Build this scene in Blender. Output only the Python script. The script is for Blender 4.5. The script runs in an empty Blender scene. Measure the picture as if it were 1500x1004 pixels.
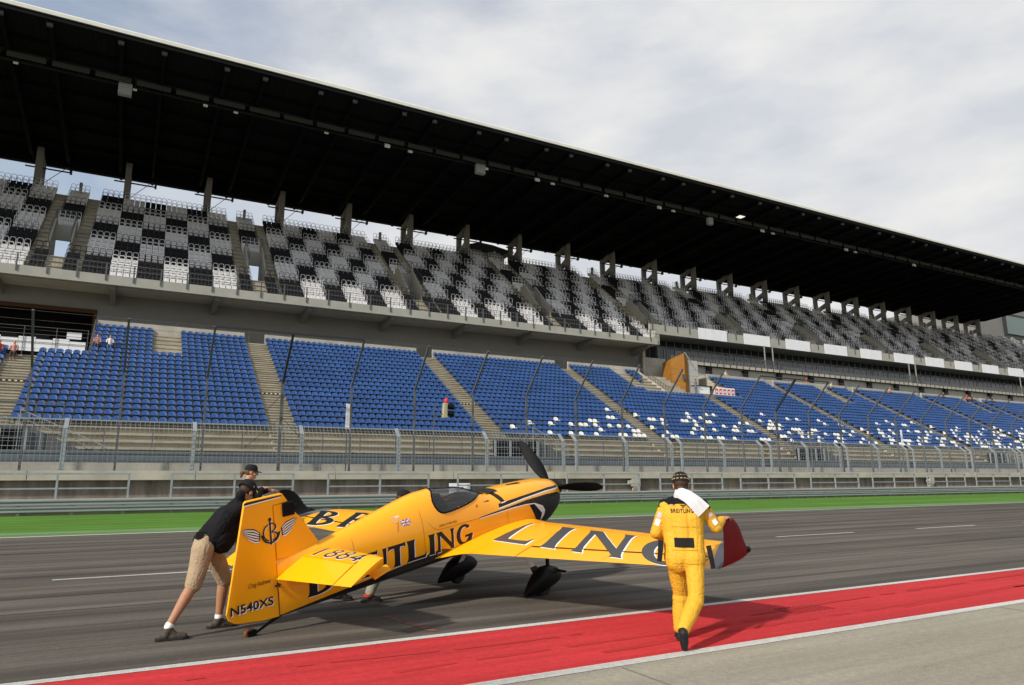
import bpy, bmesh, math, random
import numpy as np
from mathutils import Vector, Matrix, noise, Euler
random.seed(7)
R = math.radians
SC = bpy.context.scene
COL = SC.collection
H = 1.6                                    # camera height in metres; X runs along the straight, Y towards the stand

# ------------------------------------------------------------------ materials
def nodes_of(m):
    m.use_nodes = True
    nt = m.node_tree
    return nt, nt.nodes.get('Principled BSDF')

def mat(name, col, rough=0.6, metal=0.0, var=0.0, scale=4.0, bump=0.0, bscale=None, stretch=None, col2=None, coat=0.0, spec=.25):
    m = bpy.data.materials.new(name)
    nt, b = nodes_of(m)
    N, L = nt.nodes, nt.links
    b.inputs['Base Color'].default_value = (*col, 1)
    b.inputs['Roughness'].default_value = rough
    b.inputs['Metallic'].default_value = metal
    if coat:
        b.inputs['Coat Weight'].default_value = coat
        b.inputs['Coat Roughness'].default_value = 0.06
    if spec is not None:
        b.inputs['Specular IOR Level'].default_value = spec
    if var or bump:
        tc = N.new('ShaderNodeTexCoord')
        mp = N.new('ShaderNodeMapping')
        L.new(tc.outputs['Object'], mp.inputs['Vector'])
        if stretch: mp.inputs['Scale'].default_value = stretch
    if var:
        n = N.new('ShaderNodeTexNoise')
        n.inputs['Scale'].default_value = scale
        n.inputs['Detail'].default_value = 6
        n.inputs['Roughness'].default_value = 0.65
        L.new(mp.outputs['Vector'], n.inputs['Vector'])
        r = N.new('ShaderNodeValToRGB')
        r.color_ramp.elements[0].position = 0.3
        r.color_ramp.elements[1].position = 0.7
        c2 = col2 if col2 else tuple(c * (1 - var) for c in col)
        r.color_ramp.elements[0].color = (*c2, 1)
        r.color_ramp.elements[1].color = (*(tuple(min(1, c * (1 + var * .5)) for c in col) if not col2 else col), 1)
        L.new(n.outputs['Fac'], r.inputs['Fac'])
        L.new(r.outputs['Color'], b.inputs['Base Color'])
    if bump:
        n2 = N.new('ShaderNodeTexNoise')
        n2.inputs['Scale'].default_value = bscale or scale * 6
        n2.inputs['Detail'].default_value = 4
        L.new(mp.outputs['Vector'], n2.inputs['Vector'])
        bp = N.new('ShaderNodeBump')
        bp.inputs['Strength'].default_value = bump
        bp.inputs['Distance'].default_value = 0.02
        L.new(n2.outputs['Fac'], bp.inputs['Height'])
        L.new(bp.outputs['Normal'], b.inputs['Normal'])
    return m

M = {}
M['steel'] = mat('galvanised_steel', (.29, .32, .34), .5, .35, .25, 3)
M['steel_light'] = mat('galvanised_rail', (.26, .29, .29), .48, .3, .2, 2, stretch=(.3, 3, 6))
M['darksteel'] = mat('dark_steel', (.035, .036, .04), .55, .3, .2, 5)
M['greysteel'] = mat('grey_painted_steel', (.10, .105, .11), .55, .2, .2, 5)
M['conc'] = mat('concrete_steps', (.40, .365, .285), .9, 0, .28, .9, .25, 9, col2=(.27, .24, .18))
M['conc_pale'] = mat('pale_concrete', (.44, .415, .35), .9, 0, .2, .6, .2, 8, col2=(.30, .28, .235))
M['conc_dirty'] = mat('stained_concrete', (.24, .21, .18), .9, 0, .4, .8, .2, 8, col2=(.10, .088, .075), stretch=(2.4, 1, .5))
M['conc_grey'] = mat('grey_rendered_wall', (.185, .182, .172), .9, 0, .1, .4)
M['balcony'] = mat('balcony_concrete', (.36, .355, .31), .85, 0, .18, .7, .1, 9, col2=(.30, .295, .26))
M['lightwall'] = mat('light_wall_panel', (.40, .395, .36), .8, 0, .1, .5)
M['band'] = mat('blue_grey_sheet_metal', (.13, .155, .175), .5, .3, .2, 1.2)
M['black'] = mat('black_paint', (.006, .006, .007), .5, spec=.08)
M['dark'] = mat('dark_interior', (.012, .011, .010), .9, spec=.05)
M['roofdark'] = mat('roof_underside', (.014, .014, .0135), .85, .0, .15, 2, spec=.05)
M['roofbeam'] = mat('roof_beam_paint', (.006, .006, .0065), .8, .0, spec=.1)
M['fascia'] = mat('roof_edge_trim', (.62, .62, .56), .6, 0, .1, 1)
M['column'] = mat('column_concrete', (.22, .21, .19), .85, 0, .15, 1)
M['white'] = mat('white_panel', (.72, .73, .75), .6, 0, .06, 1)
M['glass_dark'] = mat('dark_window', (.018, .021, .025), .12, 0, spec=.6)
M['orange'] = mat('orange_timber', (.25, .108, .014), .7, 0, .2, 1.5)
M['seat_blue'] = mat('blue_seat_plastic', (.030, .088, .265), .5, 0, .28, .45)
M['seat_white'] = mat('white_seat_plastic', (.70, .70, .67), .45, 0, .08, 1.3)
M['seat_grey'] = mat('light_grey_seat_plastic', (.66, .655, .66), .45, 0, .18, .8)
M['seat_black'] = mat('black_seat_plastic', (.016, .016, .018), .6, 0, .2, 1.3, spec=.12)
M['yellow'] = mat('aircraft_yellow', (.90, .385, .003), .3, 0, .03, 2, coat=.12, spec=.3)
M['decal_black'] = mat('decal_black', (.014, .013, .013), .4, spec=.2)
M['decal_white'] = mat('decal_white', (.78, .77, .74), .4)
M['decal_charcoal'] = mat('decal_charcoal', (.058, .056, .058), .38)
M['decal_grey'] = mat('decal_grey', (.14, .14, .15), .4)
M['decal_red'] = mat('decal_red', (.50, .03, .03), .4)
M['decal_blue'] = mat('decal_blue', (.03, .05, .25), .4)
M['decal_orange'] = mat('decal_orange', (.62, .22, .06), .4)
M['carbon'] = mat('black_gelcoat', (.007, .007, .008), .4, 0, spec=.12)
M['tipgrey'] = mat('tip_grey', (.16, .165, .175), .35)
M['tipred'] = mat('winglet_red', (.15, .004, .005), .6, 0, .12, 6, spec=.1)
M['rubber'] = mat('rubber', (.02, .02, .02), .8)
M['skin'] = mat('skin', (.47, .245, .155), .55, 0, .12, 30, col2=(.40, .19, .115))
M['skin_tan'] = mat('tanned_skin', (.36, .18, .105), .55, 0, .12, 30)
M['hair'] = mat('brown_hair', (.045, .024, .013), .6, 0, .3, 60)
M['cap'] = mat('black_cap_cloth', (.009, .009, .010), .85, 0, 0, 1, .2, 200)
M['cloth_black'] = mat('black_cotton', (.010, .010, .012), .9, 0, .2, 9, .3, 60, spec=.15)
M['khaki'] = mat('khaki_cotton', (.35, .265, .17), .85, 0, .16, 12, .35, 40)
M['suit'] = mat('yellow_flight_suit', (.64, .345, .026), .72, 0, .10, 7, .2, 60)
M['boot'] = mat('black_boot', (.016, .016, .017), .6, 0, 0, 1, .2, 60)
M['shoe'] = mat('brown_trainer', (.07, .055, .042), .7, 0, .4, 40)
M['towel'] = mat('white_towel', (.60, .60, .62), .95, 0, 0, 1, .6, 160)
M['eyewhite'] = mat('eye_white', (.75, .73, .7), .3)
M['iris'] = mat('iris', (.05, .03, .02), .3)
M['lamp_white'] = mat('lamp_housing_white', (.75, .75, .72), .5)

# ------------------------------------------------------------------ mesh building
class MB:
    def __init__(self):
        self.v = []; self.f = []; self.mi = []
    def add(self, vs, fs, mi=0):
        o = len(self.v)
        self.v += [tuple(p) for p in vs]
        self.f += [tuple(i + o for i in f) for f in fs]
        self.mi += [mi] * len(fs)
    def box(self, x0, x1, y0, y1, z0, z1, mi=0):
        vs = [(x0, y0, z0), (x1, y0, z0), (x1, y1, z0), (x0, y1, z0), (x0, y0, z1), (x1, y0, z1), (x1, y1, z1), (x0, y1, z1)]
        self.add(vs, [(0, 3, 2, 1), (4, 5, 6, 7), (0, 1, 5, 4), (1, 2, 6, 5), (2, 3, 7, 6), (3, 0, 4, 7)], mi)
    def quad(self, a, b, c, d, mi=0):
        self.add([a, b, c, d], [(0, 1, 2, 3)], mi)
    def bar(self, p, q, w, h=None, mi=0, up=(0, 0, 1)):
        h = h or w
        p = Vector(p); q = Vector(q); d = (q - p)
        if d.length < 1e-6: return
        d.normalize()
        u = Vector(up)
        if abs(d.dot(u)) > .98: u = Vector((0, 1, 0))
        s = d.cross(u).normalized(); u = s.cross(d)
        vs = []
        for c in (p, q):
            for a, b in ((-1, -1), (1, -1), (1, 1), (-1, 1)):
                vs.append(c + s * (a * w / 2) + u * (b * h / 2))
        self.add(vs, [(0, 3, 2, 1), (4, 5, 6, 7), (0, 1, 5, 4), (1, 2, 6, 5), (2, 3, 7, 6), (3, 0, 4, 7)], mi)
    def tube(self, pts, rad, n=8, mi=0, cap=True):
        pts = [Vector(p) for p in pts]
        rs = rad if isinstance(rad, (list, tuple)) else [rad] * len(pts)
        rings = []
        prev = None
        for i, p in enumerate(pts):
            d = (pts[min(i + 1, len(pts) - 1)] - pts[max(i - 1, 0)])
            d.normalize()
            if prev is None:
                u = Vector((0, 0, 1)) if abs(d.z) < .9 else Vector((1, 0, 0))
            else: u = prev
            s = d.cross(u)
            if s.length < 1e-4: s = d.cross(Vector((0, 1, 0)))
            s.normalize(); u = s.cross(d).normalized(); prev = u
            rings.append([p + (s * math.cos(2 * math.pi * k / n) + u * math.sin(2 * math.pi * k / n)) * rs[i] for k in range(n)])
        vs = [v for r in rings for v in r]
        fs = []
        for i in range(len(pts) - 1):
            for k in range(n):
                k2 = (k + 1) % n
                fs.append((i * n + k, i * n + k2, (i + 1) * n + k2, (i + 1) * n + k))
        if cap:
            fs.append(tuple(range(n - 1, -1, -1)))
            fs.append(tuple((len(pts) - 1) * n + k for k in range(n)))
        self.add(vs, fs, mi)
    def loft(self, rings, closed=True, cap=True, mi=0):
        n = len(rings[0]); vs = [p for r in rings for p in r]; fs = []
        for i in range(len(rings) - 1):
            for k in range(n if closed else n - 1):
                k2 = (k + 1) % n
                fs.append((i * n + k, i * n + k2, (i + 1) * n + k2, (i + 1) * n + k))
        if cap:
            fs.append(tuple(range(n - 1, -1, -1))); fs.append(tuple((len(rings) - 1) * n + k for k in range(n)))
        self.add(vs, fs, mi)
    def prism(self, poly, axis, a, b, mi=0):
        # poly: 2D outline; axis 0 -> (y,z) extruded along x, 1 -> (x,z) along y, 2 -> (x,y) along z
        def P(u, v, w):
            return (w, u, v) if axis == 0 else ((u, w, v) if axis == 1 else (u, v, w))
        n = len(poly)
        vs = [P(u, v, a) for u, v in poly] + [P(u, v, b) for u, v in poly]
        fs = [tuple(range(n - 1, -1, -1)), tuple(range(n, 2 * n))]
        for k in range(n):
            k2 = (k + 1) % n
            fs.append((k, k2, n + k2, n + k))
        self.add(vs, fs, mi)
    def mesh(self, name, mats, smooth=None):
        me = bpy.data.meshes.new(name)
        me.from_pydata(self.v, [], self.f)
        for m in (mats if isinstance(mats, (list, tuple)) else [mats]): me.materials.append(m)
        if any(self.mi): me.polygons.foreach_set('material_index', self.mi)
        if smooth is not None:
            me.polygons.foreach_set('use_smooth', [True] * len(me.polygons))
            me.set_sharp_from_angle(angle=R(smooth))
        me.update()
        return me
    def build(self, name, mats, parent=None, smooth=None, loc=None, fixn=False):
        me = self.mesh(name, mats, smooth)
        if fixn:
            bm = bmesh.new(); bm.from_mesh(me); bmesh.ops.recalc_face_normals(bm, faces=bm.faces); bm.to_mesh(me); bm.free()
        o = bpy.data.objects.new(name, me)
        COL.objects.link(o)
        if parent is not None: o.parent = parent
        if loc: o.location = loc
        return o

def tag(o, label=None, cat=None, group=None, kind=None):
    if label: o['label'] = label
    if cat: o['category'] = cat
    if group: o['group'] = group
    if kind: o['kind'] = kind
    return o

def thing(name, loc=(0, 0, 0), label=None, cat=None, group=None, rz=0):
    o = bpy.data.objects.new(name, None)
    o.empty_display_size = .2
    COL.objects.link(o)
    o.location = loc; o.rotation_euler = (0, 0, rz)
    return tag(o, label, cat, group)

def kids(o): return list(o.children)
def copy_tree(o, loc=None):
    def rec(src, par):
        c = src.copy(); COL.objects.link(c)
        if par is not None: c.parent = par
        for ch in kids(src): rec(ch, c)
        return c
    r = rec(o, None)
    if loc: r.location = loc
    return r

ORD = ['front', 'second', 'third', 'fourth', 'fifth', 'sixth', 'seventh', 'eighth', 'ninth', 'tenth', 'eleventh', 'twelfth', 'thirteenth', 'fourteenth', 'fifteenth', 'sixteenth', 'seventeenth', 'eighteenth', 'nineteenth', 'twentieth']
def nth(i):
    base = ['first'] + ORD[1:]
    if i < 20: return base[i]
    tens = {2: 'twenty', 3: 'thirty', 4: 'forty', 5: 'fifty', 6: 'sixty', 7: 'seventy', 8: 'eighty', 9: 'ninety'}
    k = i + 1
    if k % 10 == 0: return {20: 'twentieth', 30: 'thirtieth', 40: 'fortieth', 50: 'fiftieth', 60: 'sixtieth', 70: 'seventieth', 80: 'eightieth', 90: 'ninetieth'}.get(k, str(k) + 'th')
    if k < 100: return tens[k // 10] + '-' + base[k % 10 - 1]
    return 'hundred-and-' + nth(k - 101)

# ------------------------------------------------------------------ camera
f_px = 1031.92
right = Vector((0.879901, -0.475109, -0.006781)).normalized()
fwd = Vector((0.46705, 0.862174, 0.196265)).normalized()
CAMX = {}
cam = bpy.data.cameras.new('camera'); camo = bpy.data.objects.new('camera', cam); COL.objects.link(camo)
up = right.cross(fwd).normalized(); right = fwd.cross(up).normalized()
camo.matrix_world = Matrix(((right.x, up.x, -fwd.x, 0), (right.y, up.y, -fwd.y, 0), (right.z, up.z, -fwd.z, H), (0, 0, 0, 1)))
cam.sensor_width = 36; cam.lens = 36 * f_px / 1500
cam.clip_start = .05; cam.clip_end = 5000
SC.camera = camo
def project(p):
    d = Vector(p) - Vector((0, 0, H))
    w = d.dot(fwd)
    if w <= 0: return None
    return 750 + f_px * d.dot(right) / w, 502 - f_px * d.dot(up) / w, w

# ------------------------------------------------------------------ light
SUN_EL, SUN_AZ = 35.0, 23.0                       # shadows run 20 degrees off the +X axis, towards the stand
sd = Vector((-math.cos(R(SUN_EL)) * math.cos(R(SUN_AZ)), -math.cos(R(SUN_EL)) * math.sin(R(SUN_AZ)), math.sin(R(SUN_EL))))
sun = bpy.data.lights.new('sun', 'SUN'); suno = bpy.data.objects.new('sun', sun); COL.objects.link(suno)
sun.energy = 4.6; sun.angle = R(2.4); sun.color = (1, .945, .85)
suno.rotation_euler = sd.to_track_quat('Z', 'Y').to_euler()
suno.location = (-40, -30, 60)
W_ = bpy.data.worlds.new('World'); SC.world = W_; W_.use_nodes = True
nt = W_.node_tree; N, L = nt.nodes, nt.links
for n in list(N): N.remove(n)
out = N.new('ShaderNodeOutputWorld'); bg = N.new('ShaderNodeBackground')
sky = N.new('ShaderNodeTexSky'); sky.sky_type = 'NISHITA'; sky.sun_disc = False
sky.sun_elevation = R(SUN_EL); sky.sun_rotation = math.atan2(sd.x, sd.y)
sky.air_density = 1.2; sky.dust_density = 1.5
tc = N.new('ShaderNodeTexCoord')
mp = N.new('ShaderNodeMapping'); mp.inputs['Scale'].default_value = (1.0, 1.0, 2.6); mp.inputs['Location'].default_value = (.35, .2, .1)
L.new(tc.outputs['Generated'], mp.inputs['Vector'])
cn = N.new('ShaderNodeTexNoise'); cn.inputs['Scale'].default_value = 2.3; cn.inputs['Detail'].default_value = 8; cn.inputs['Roughness'].default_value = .55; cn.inputs['Distortion'].default_value = .25
L.new(mp.outputs['Vector'], cn.inputs['Vector'])
# cloud cover thickens towards +X and towards the horizon, thins out high above the left end of the stand
sep = N.new('ShaderNodeSeparateXYZ'); L.new(tc.outputs['Generated'], sep.inputs['Vector'])
m1 = N.new('ShaderNodeMath'); m1.operation = 'MULTIPLY_ADD'; m1.inputs[1].default_value = .62; m1.inputs[2].default_value = -.05
L.new(sep.outputs['X'], m1.inputs[0])
m2 = N.new('ShaderNodeMath'); m2.operation = 'ADD'; L.new(cn.outputs['Fac'], m2.inputs[0]); L.new(m1.outputs[0], m2.inputs[1])
cr = N.new('ShaderNodeValToRGB'); cr.color_ramp.elements[0].position = .40; cr.color_ramp.elements[1].position = .68
cr.color_ramp.elements[0].color = (.30, .30, .30, 1)
L.new(m2.outputs[0], cr.inputs['Fac'])
cn2 = N.new('ShaderNodeTexNoise'); cn2.inputs['Scale'].default_value = 5.5; cn2.inputs['Detail'].default_value = 7; cn2.inputs['Roughness'].default_value = .5
L.new(mp.outputs['Vector'], cn2.inputs['Vector'])
cc = N.new('ShaderNodeValToRGB'); cc.color_ramp.elements[0].position = .34; cc.color_ramp.elements[1].position = .68
cc.color_ramp.elements[0].color = (.63, .66, .715, 1); cc.color_ramp.elements[1].color = (.86, .855, .84, 1)
L.new(cn2.outputs['Fac'], cc.inputs['Fac'])
sk = N.new('ShaderNodeVectorMath'); sk.operation = 'SCALE'; sk.inputs['Scale'].default_value = .15
L.new(sky.outputs['Color'], sk.inputs[0])
mixc = N.new('ShaderNodeMix'); mixc.data_type = 'RGBA'
L.new(cr.outputs['Color'], mixc.inputs[0]); L.new(sk.outputs[0], mixc.inputs[6]); L.new(cc.outputs['Color'], mixc.inputs[7])
L.new(mixc.outputs[2], bg.inputs['Color']); bg.inputs['Strength'].default_value = 1.0
L.new(bg.outputs[0], out.inputs['Surface'])
SC.view_settings.view_transform = 'Standard'; SC.view_settings.look = 'None'
SC.view_settings.exposure = 0.0; SC.view_settings.gamma = 1; SC.view_settings.use_curve_mapping = False
SC.cycles.max_bounces = 6; SC.cycles.diffuse_bounces = 3; SC.cycles.transparent_max_bounces = 12
# ------------------------------------------------------------------ ground, track, painted strips
def zg(y):
    return 0.0 if y <= 15.5 else min(.358, .0159 * (y - 15.5))
def sheet(name, x0, x1, ys, dz, m, nx=1):
    b = MB(); ys = sorted(ys)
    for i in range(len(ys) - 1):
        for k in range(nx):
            xa = x0 + (x1 - x0) * k / nx; xb = x0 + (x1 - x0) * (k + 1) / nx
            b.quad((xa, ys[i], zg(ys[i]) + dz), (xb, ys[i], zg(ys[i]) + dz), (xb, ys[i + 1], zg(ys[i + 1]) + dz), (xa, ys[i + 1], zg(ys[i + 1]) + dz))
    return tag(b.build(name, m), kind='structure')

def asphalt_mat(name, base, streak, wear):
    m = bpy.data.materials.new(name); nt, b = nodes_of(m); N, L = nt.nodes, nt.links
    tc = N.new('ShaderNodeTexCoord')
    def noise_(scale, st, det=5, rough=.6):
        mp = N.new('ShaderNodeMapping'); mp.inputs['Scale'].default_value = st
        L.new(tc.outputs['Object'], mp.inputs['Vector'])
        n = N.new('ShaderNodeTexNoise'); n.inputs['Scale'].default_value = scale; n.inputs['Detail'].default_value = det; n.inputs['Roughness'].default_value = rough
        L.new(mp.outputs['Vector'], n.inputs['Vector']); return n.outputs['Fac']
    def ramp(fac, p0, c0, p1, c1):
        r = N.new('ShaderNodeValToRGB'); r.color_ramp.elements[0].position = p0; r.color_ramp.elements[1].position = p1
        r.color_ramp.elements[0].color = (c0, c0, c0, 1); r.color_ramp.elements[1].color = (c1, c1, c1, 1)
        L.new(fac, r.inputs['Fac']); return r.outputs['Color']
    def mul(a, c):
        x = N.new('ShaderNodeMix'); x.data_type = 'RGBA'; x.blend_type = 'MULTIPLY'; x.inputs[0].default_value = 1
        L.new(a, x.inputs[6]); L.new(c, x.inputs[7]); return x.outputs[2]
    rgb = N.new('ShaderNodeRGB'); rgb.outputs[0].default_value = (*base, 1)
    c = mul(rgb.outputs[0], ramp(noise_(1.0, (.035, 1.5, 1), 6, .62), .36, streak, .60, 1.06))      # long rubber streaks
    c = mul(c, ramp(noise_(1.0, (.07, 6.5, 1), 4), .36, wear, .58, 1.03))
    c = mul(c, ramp(noise_(14, (1, 1, 1), 4), .3, .86, .7, 1.1))
    c = mul(c, ramp(noise_(.6, (.5, .9, 1), 5), .3, .86, .7, 1.08))
    c = mul(c, ramp(noise_(60, (1, 1, 1), 3), .3, .78, .7, 1.18))
    L.new(c, b.inputs['Base Color']); b.inputs['Roughness'].default_value = .85; b.inputs['Specular IOR Level'].default_value = .12
    bp = N.new('ShaderNodeBump'); bp.inputs['Strength'].default_value = .35; bp.inputs['Distance'].default_value = .01
    L.new(noise_(120, (1, 1, 1), 3), bp.inputs['Height']); L.new(bp.outputs['Normal'], b.inputs['Normal'])
    return m
M['asphalt'] = asphalt_mat('track_asphalt', (.132, .117, .099), .50, .72)
M['redpaint'] = asphalt_mat('red_painted_asphalt', (.50, .036, .040), .84, .88)
M['greenpaint'] = asphalt_mat('green_painted_asphalt', (.092, .205, .030), .74, .86)
M['greenlight'] = asphalt_mat('worn_green_paint', (.15, .25, .105), .7, .88)
M['linepaint'] = asphalt_mat('white_line_paint', (.58, .57, .53), .70, .86)
M['apron'] = asphalt_mat('pit_apron_concrete', (.295, .270, .212), .86, .93)
M['ground'] = mat('open_ground', (.16, .15, .11), .95, 0, .3, .05)
XL, XR = -60, 330
sheet('ground', -1500, 1500, [-900, 15.5, 38.02, 1600], -.02, M['ground'])
sheet('asphalt_track', XL, XR, [7.4, 15.5, 25.4], 0.0, M['asphalt'])
sheet('pit_apron', XL, XR, [-40, 5.5], 0.0, M['apron'])
sheet('red_strip', XL, XR, [5.5, 7.4], 0.0, M['redpaint'])
sheet('green_runoff', XL, XR, [25.4, 27.4, 38.02], .004, [M['greenpaint']])
sheet('worn_green_edge', XL, XR, [25.4, 27.3], .008, M['greenlight'])
b = MB()
def line(b, x0, x1, y, w, dz=.004):
    b.quad((x0, y - w / 2, zg(y - w / 2) + dz), (x1, y - w / 2, zg(y - w / 2) + dz), (x1, y + w / 2, zg(y + w / 2) + dz), (x0, y + w / 2, zg(y + w / 2) + dz))
line(b, XL, XR, 7.46, .13); line(b, XL, XR, 5.52, .15); line(b, XL, XR, 25.36, .16, .012)
x = -1.0
line(b, -8.6, -4.9, 15.15, .12); line(b, -.96, 2.9, 15.15, .12)
for k in range(-12, 42):
    xs = 17.1 + 6.75 * k
    if xs > 7 or xs < -12: line(b, xs, xs + 3.5, 15.25, .12)
tag(b.build('track_lines', M['linepaint']), kind='structure')
b = MB()                                               # faint old red paint stroke across the asphalt
for i in range(7):
    t0, t1 = i / 7, (i + .72) / 7
    p = lambda t: (2.98 + 0.2 * t, 8.85 - 1.2 * t)
    a, c = p(t0), p(t1)
    b.quad((a[0] - .05, a[1], .004), (a[0] + .05, a[1], .004), (c[0] + .05, c[1], .004), (c[0] - .05, c[1], .004))
M['oldred'] = mat('worn_red_paint', (.17, .075, .06), .85, 0, .5, 5)
tag(b.build('old_paint_mark', M['oldred']), kind='structure')
b = MB()                                               # slot drain set in the red strip
M['slot'] = mat('drain_slot', (.20, .012, .012), .9)
for i in range(9):
    b.box(7.45 + i * .085, 7.475 + i * .085, 6.42, 6.78, .001, .006)
tag(b.build('drain_grate', M['slot']), 'slotted drain grate set flush in the red painted strip', 'drain grate')
b = MB()
for yy in (11.4, 12.9, 19.2, 22.6): line(b, XL, XR, yy, .035, .003)
M['seam_tar'] = mat('tar_seam', (.055, .052, .048), .9, 0, .4, 1.5, spec=.1)
tag(b.build('track_seams', M['seam_tar']), kind='structure')
# expansion joints and stains in the apron
b = MB()
for xx in np.arange(-20, 120, 6.0): b.quad((xx, -30, .003), (xx + .02, -30, .003), (xx + .02, 5.40, .003), (xx, 5.40, .003))
for yy in (3.1, .2): b.quad((-40, yy, .0035), (200, yy, .0035), (200, yy + .02, .0035), (-40, yy + .02, .0035))
M['joint'] = mat('joint_filler', (.19, .17, .13), .95)
tag(b.build('apron_joints', M['joint']), kind='structure')
b = MB(); b.quad((11.6, 4.62, .004), (12.4, 4.66, .004), (12.4, 4.70, .004), (11.6, 4.66, .004)); b.quad((11.9, 4.55, .004), (12.2, 4.55, .004), (12.3, 4.58, .004), (12.0, 4.58, .004))
M['yelmark'] = mat('faded_yellow_chalk', (.55, .47, .14), .9, 0, .4, 12)
tag(b.build('chalk_mark', M['yelmark']), kind='structure')
b = MB()                                               # tyre marks across the red strip
rnd = random.Random(3)
for (x0, x1, ya, yb, w) in [(2.2, 7.5, 6.25, 6.42, .10), (4.2, 12.5, 5.95, 6.35, .12), (6.9, 15.0, 6.62, 7.15, .09), (9.0, 19, 6.05, 6.75, .13), (10.5, 22, 6.9, 7.2, .1), (0.6, 4.5, 6.9, 6.75, .07), (12, 24, 6.3, 6.5, .12)]:
    n = 26
    for i in range(n):
        if rnd.random() < .18: continue
        t0, t1 = i / n, (i + 1) / n
        f = lambda t: (x0 + (x1 - x0) * t, ya + (yb - ya) * t + .03 * math.sin(7 * t))
        a, c = f(t0), f(t1); ww = w * rnd.uniform(.5, 1)
        zz_ = .0022 + .0004 * int(x0 * 7 % 7) + .0002 * (i % 2); b.quad((a[0], a[1] - ww / 2, zz_), (c[0], c[1] - ww / 2, zz_), (c[0], c[1] + ww / 2, zz_), (a[0], a[1] + ww / 2, zz_))
M['tyremark'] = mat('tyre_rubber_mark', (.30, .027, .026), .9, 0, .75, 3.0, stretch=(.5, 9, 1), col2=(.47, .032, .031), spec=.1)
tag(b.build('tyre_marks', M['tyremark']), kind='structure')

# ------------------------------------------------------------------ trackside barrier, wall, fences
b = MB()
prof = [(0, .0), (.045, .03), (.045, .08), (0, .13), (0, .17), (.045, .22), (.045, .27), (0, .31), (.012, .31), (.057, .275), (.057, .215), (.012, .165), (.012, .135), (.057, .085), (.057, .025), (.012, 0)]
g = thing('guardrail', (10, 37.7, zg(37.7)), 'double corrugated steel guardrail running along the green run-off', 'guardrail')
Z0 = zg(37.7)
for nm, dz in (('rail_beam', .13), ('rail_beam', .42)):
    bb = MB(); ring = []
    for xx in (XL - 10, XR - 10):
        ring.append([(xx, -p[0] * 1.6, dz + p[1] * .86) for p in prof])
    bb.loft(ring, cap=True); bb.build(nm, M['steel_light'], g, fixn=True)
for k in range(60):
    bb = MB(); bb.box(-28 + k * 2.0, -27.88 + k * 2.0, .02, .12, 0, .68); bb.build('post', M['steel'], g)
w = thing('concrete_wall', (10, 39, .35), 'stained concrete wall with a pale overhanging beam behind the guardrail', 'wall')
bb = MB(); bb.box(XL, XR, -1.0, .30, 0, .70); bb.build('ledge', M['conc_pale'], w)
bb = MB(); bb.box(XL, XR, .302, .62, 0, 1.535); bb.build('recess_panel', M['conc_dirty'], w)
bb = MB()
for k in range(-4, 30): bb.box(k * 7.0 - 6.9 + .01, k * 7.0 + .09 - .01, -.1, .60, 1.54, 1.98)
bb.build('beam', M['conc_pale'], w)
# railing frames standing on the ledge
def railing_frame():
    t = thing('railing_frame', (0, 38.35, 1.05))
    for x in (0, 2.86, 5.72):
        bb = MB(); bb.box(x - .045, x + .045, -.045, .045, .016, 1.08); bb.box(x - .09, x + .09, -.09, .09, .001, .015); bb.build('post', M['steel'], t)
    bb = MB(); bb.box(-.05, 5.77, -.05, .05, 1.082, 1.165); bb.build('top_rail', M['steel'], t)
    for x in (.046, 2.906):
        bb = MB(); bb.box(x, x + 2.768, -.03, .03, .43, .50); bb.build('mid_rail', M['steel'], t)
    return t
fr = None
NF = 15
for k in range(-1, NF):
    if fr is None: fr = o = railing_frame()
    else: o = copy_tree(fr)
    o.location = (2.02 - 7.55 * 1 + 7.55 * (k + 0) + .0, 38.35, 1.05)
    j = k + 1
    tag(o, 'grey tubular railing frame on the concrete ledge, %s from the left' % nth(j), 'railing', 'railing frames on the concrete ledge')
# welded-mesh fence on the beam, tops leaning towards the stand
segs = [[-8.15, -2.64, 2.93, 8.27, 13.75, 19.42, 24.99]]
x = 25.995
while x < 150:
    segs.append([x, x + 4.1, x + 8.1]); x += 9.05
FZ = 2.336
for si, ps in enumerate(segs):
    t = thing('mesh_fence', (ps[0], 39.2, FZ), 'galvanised mesh fence section with bent-back post tops on the beam, %s from the left' % nth(si), 'mesh fence', 'mesh fence sections on the concrete beam')
    x0 = ps[0]
    for p in ps:
        bb = MB(); X = p - x0
        bb.box(X - .095, X + .095, -.05, .05, .012, 1.93)
        bb.bar((X, 0, 1.93), (X, .52, 2.44), .10, .19, up=(1, 0, 0))
        bb.box(X - .22, X + .22, -.12, .12, .0, .012)
        for sx in (-.12, .12): bb.box(X + sx - .02, X + sx + .02, -.10, -.06, .012, .04)
        bb.build('post', M['steel'], t)
    Lw = ps[-1] - ps[0]
    bb = MB()
    for i in range(int(Lw / .21) + 1):
        X = i * .21
        bb.bar((X, -.06, .05), (X, -.06, 1.92), .011, .011); bb.bar((X, -.05, 1.92), (X, .45, 2.42), .011, .011)
    for z in np.arange(.06, 1.95, .21): bb.box(0, Lw, -.068, -.058, z - .005, z + .005)
    for d in (.15, .3, .45): bb.box(0, Lw, -.05 + d, -.04 + d, 1.92 + d - .005, 1.92 + d + .005)
    bb.build('wire_mesh', M['steel'], t)
    bb = MB(); bb.box(0, Lw, .47, .52, 2.38, 2.44); bb.build('top_rail', M['steel_light'], t)
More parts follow.
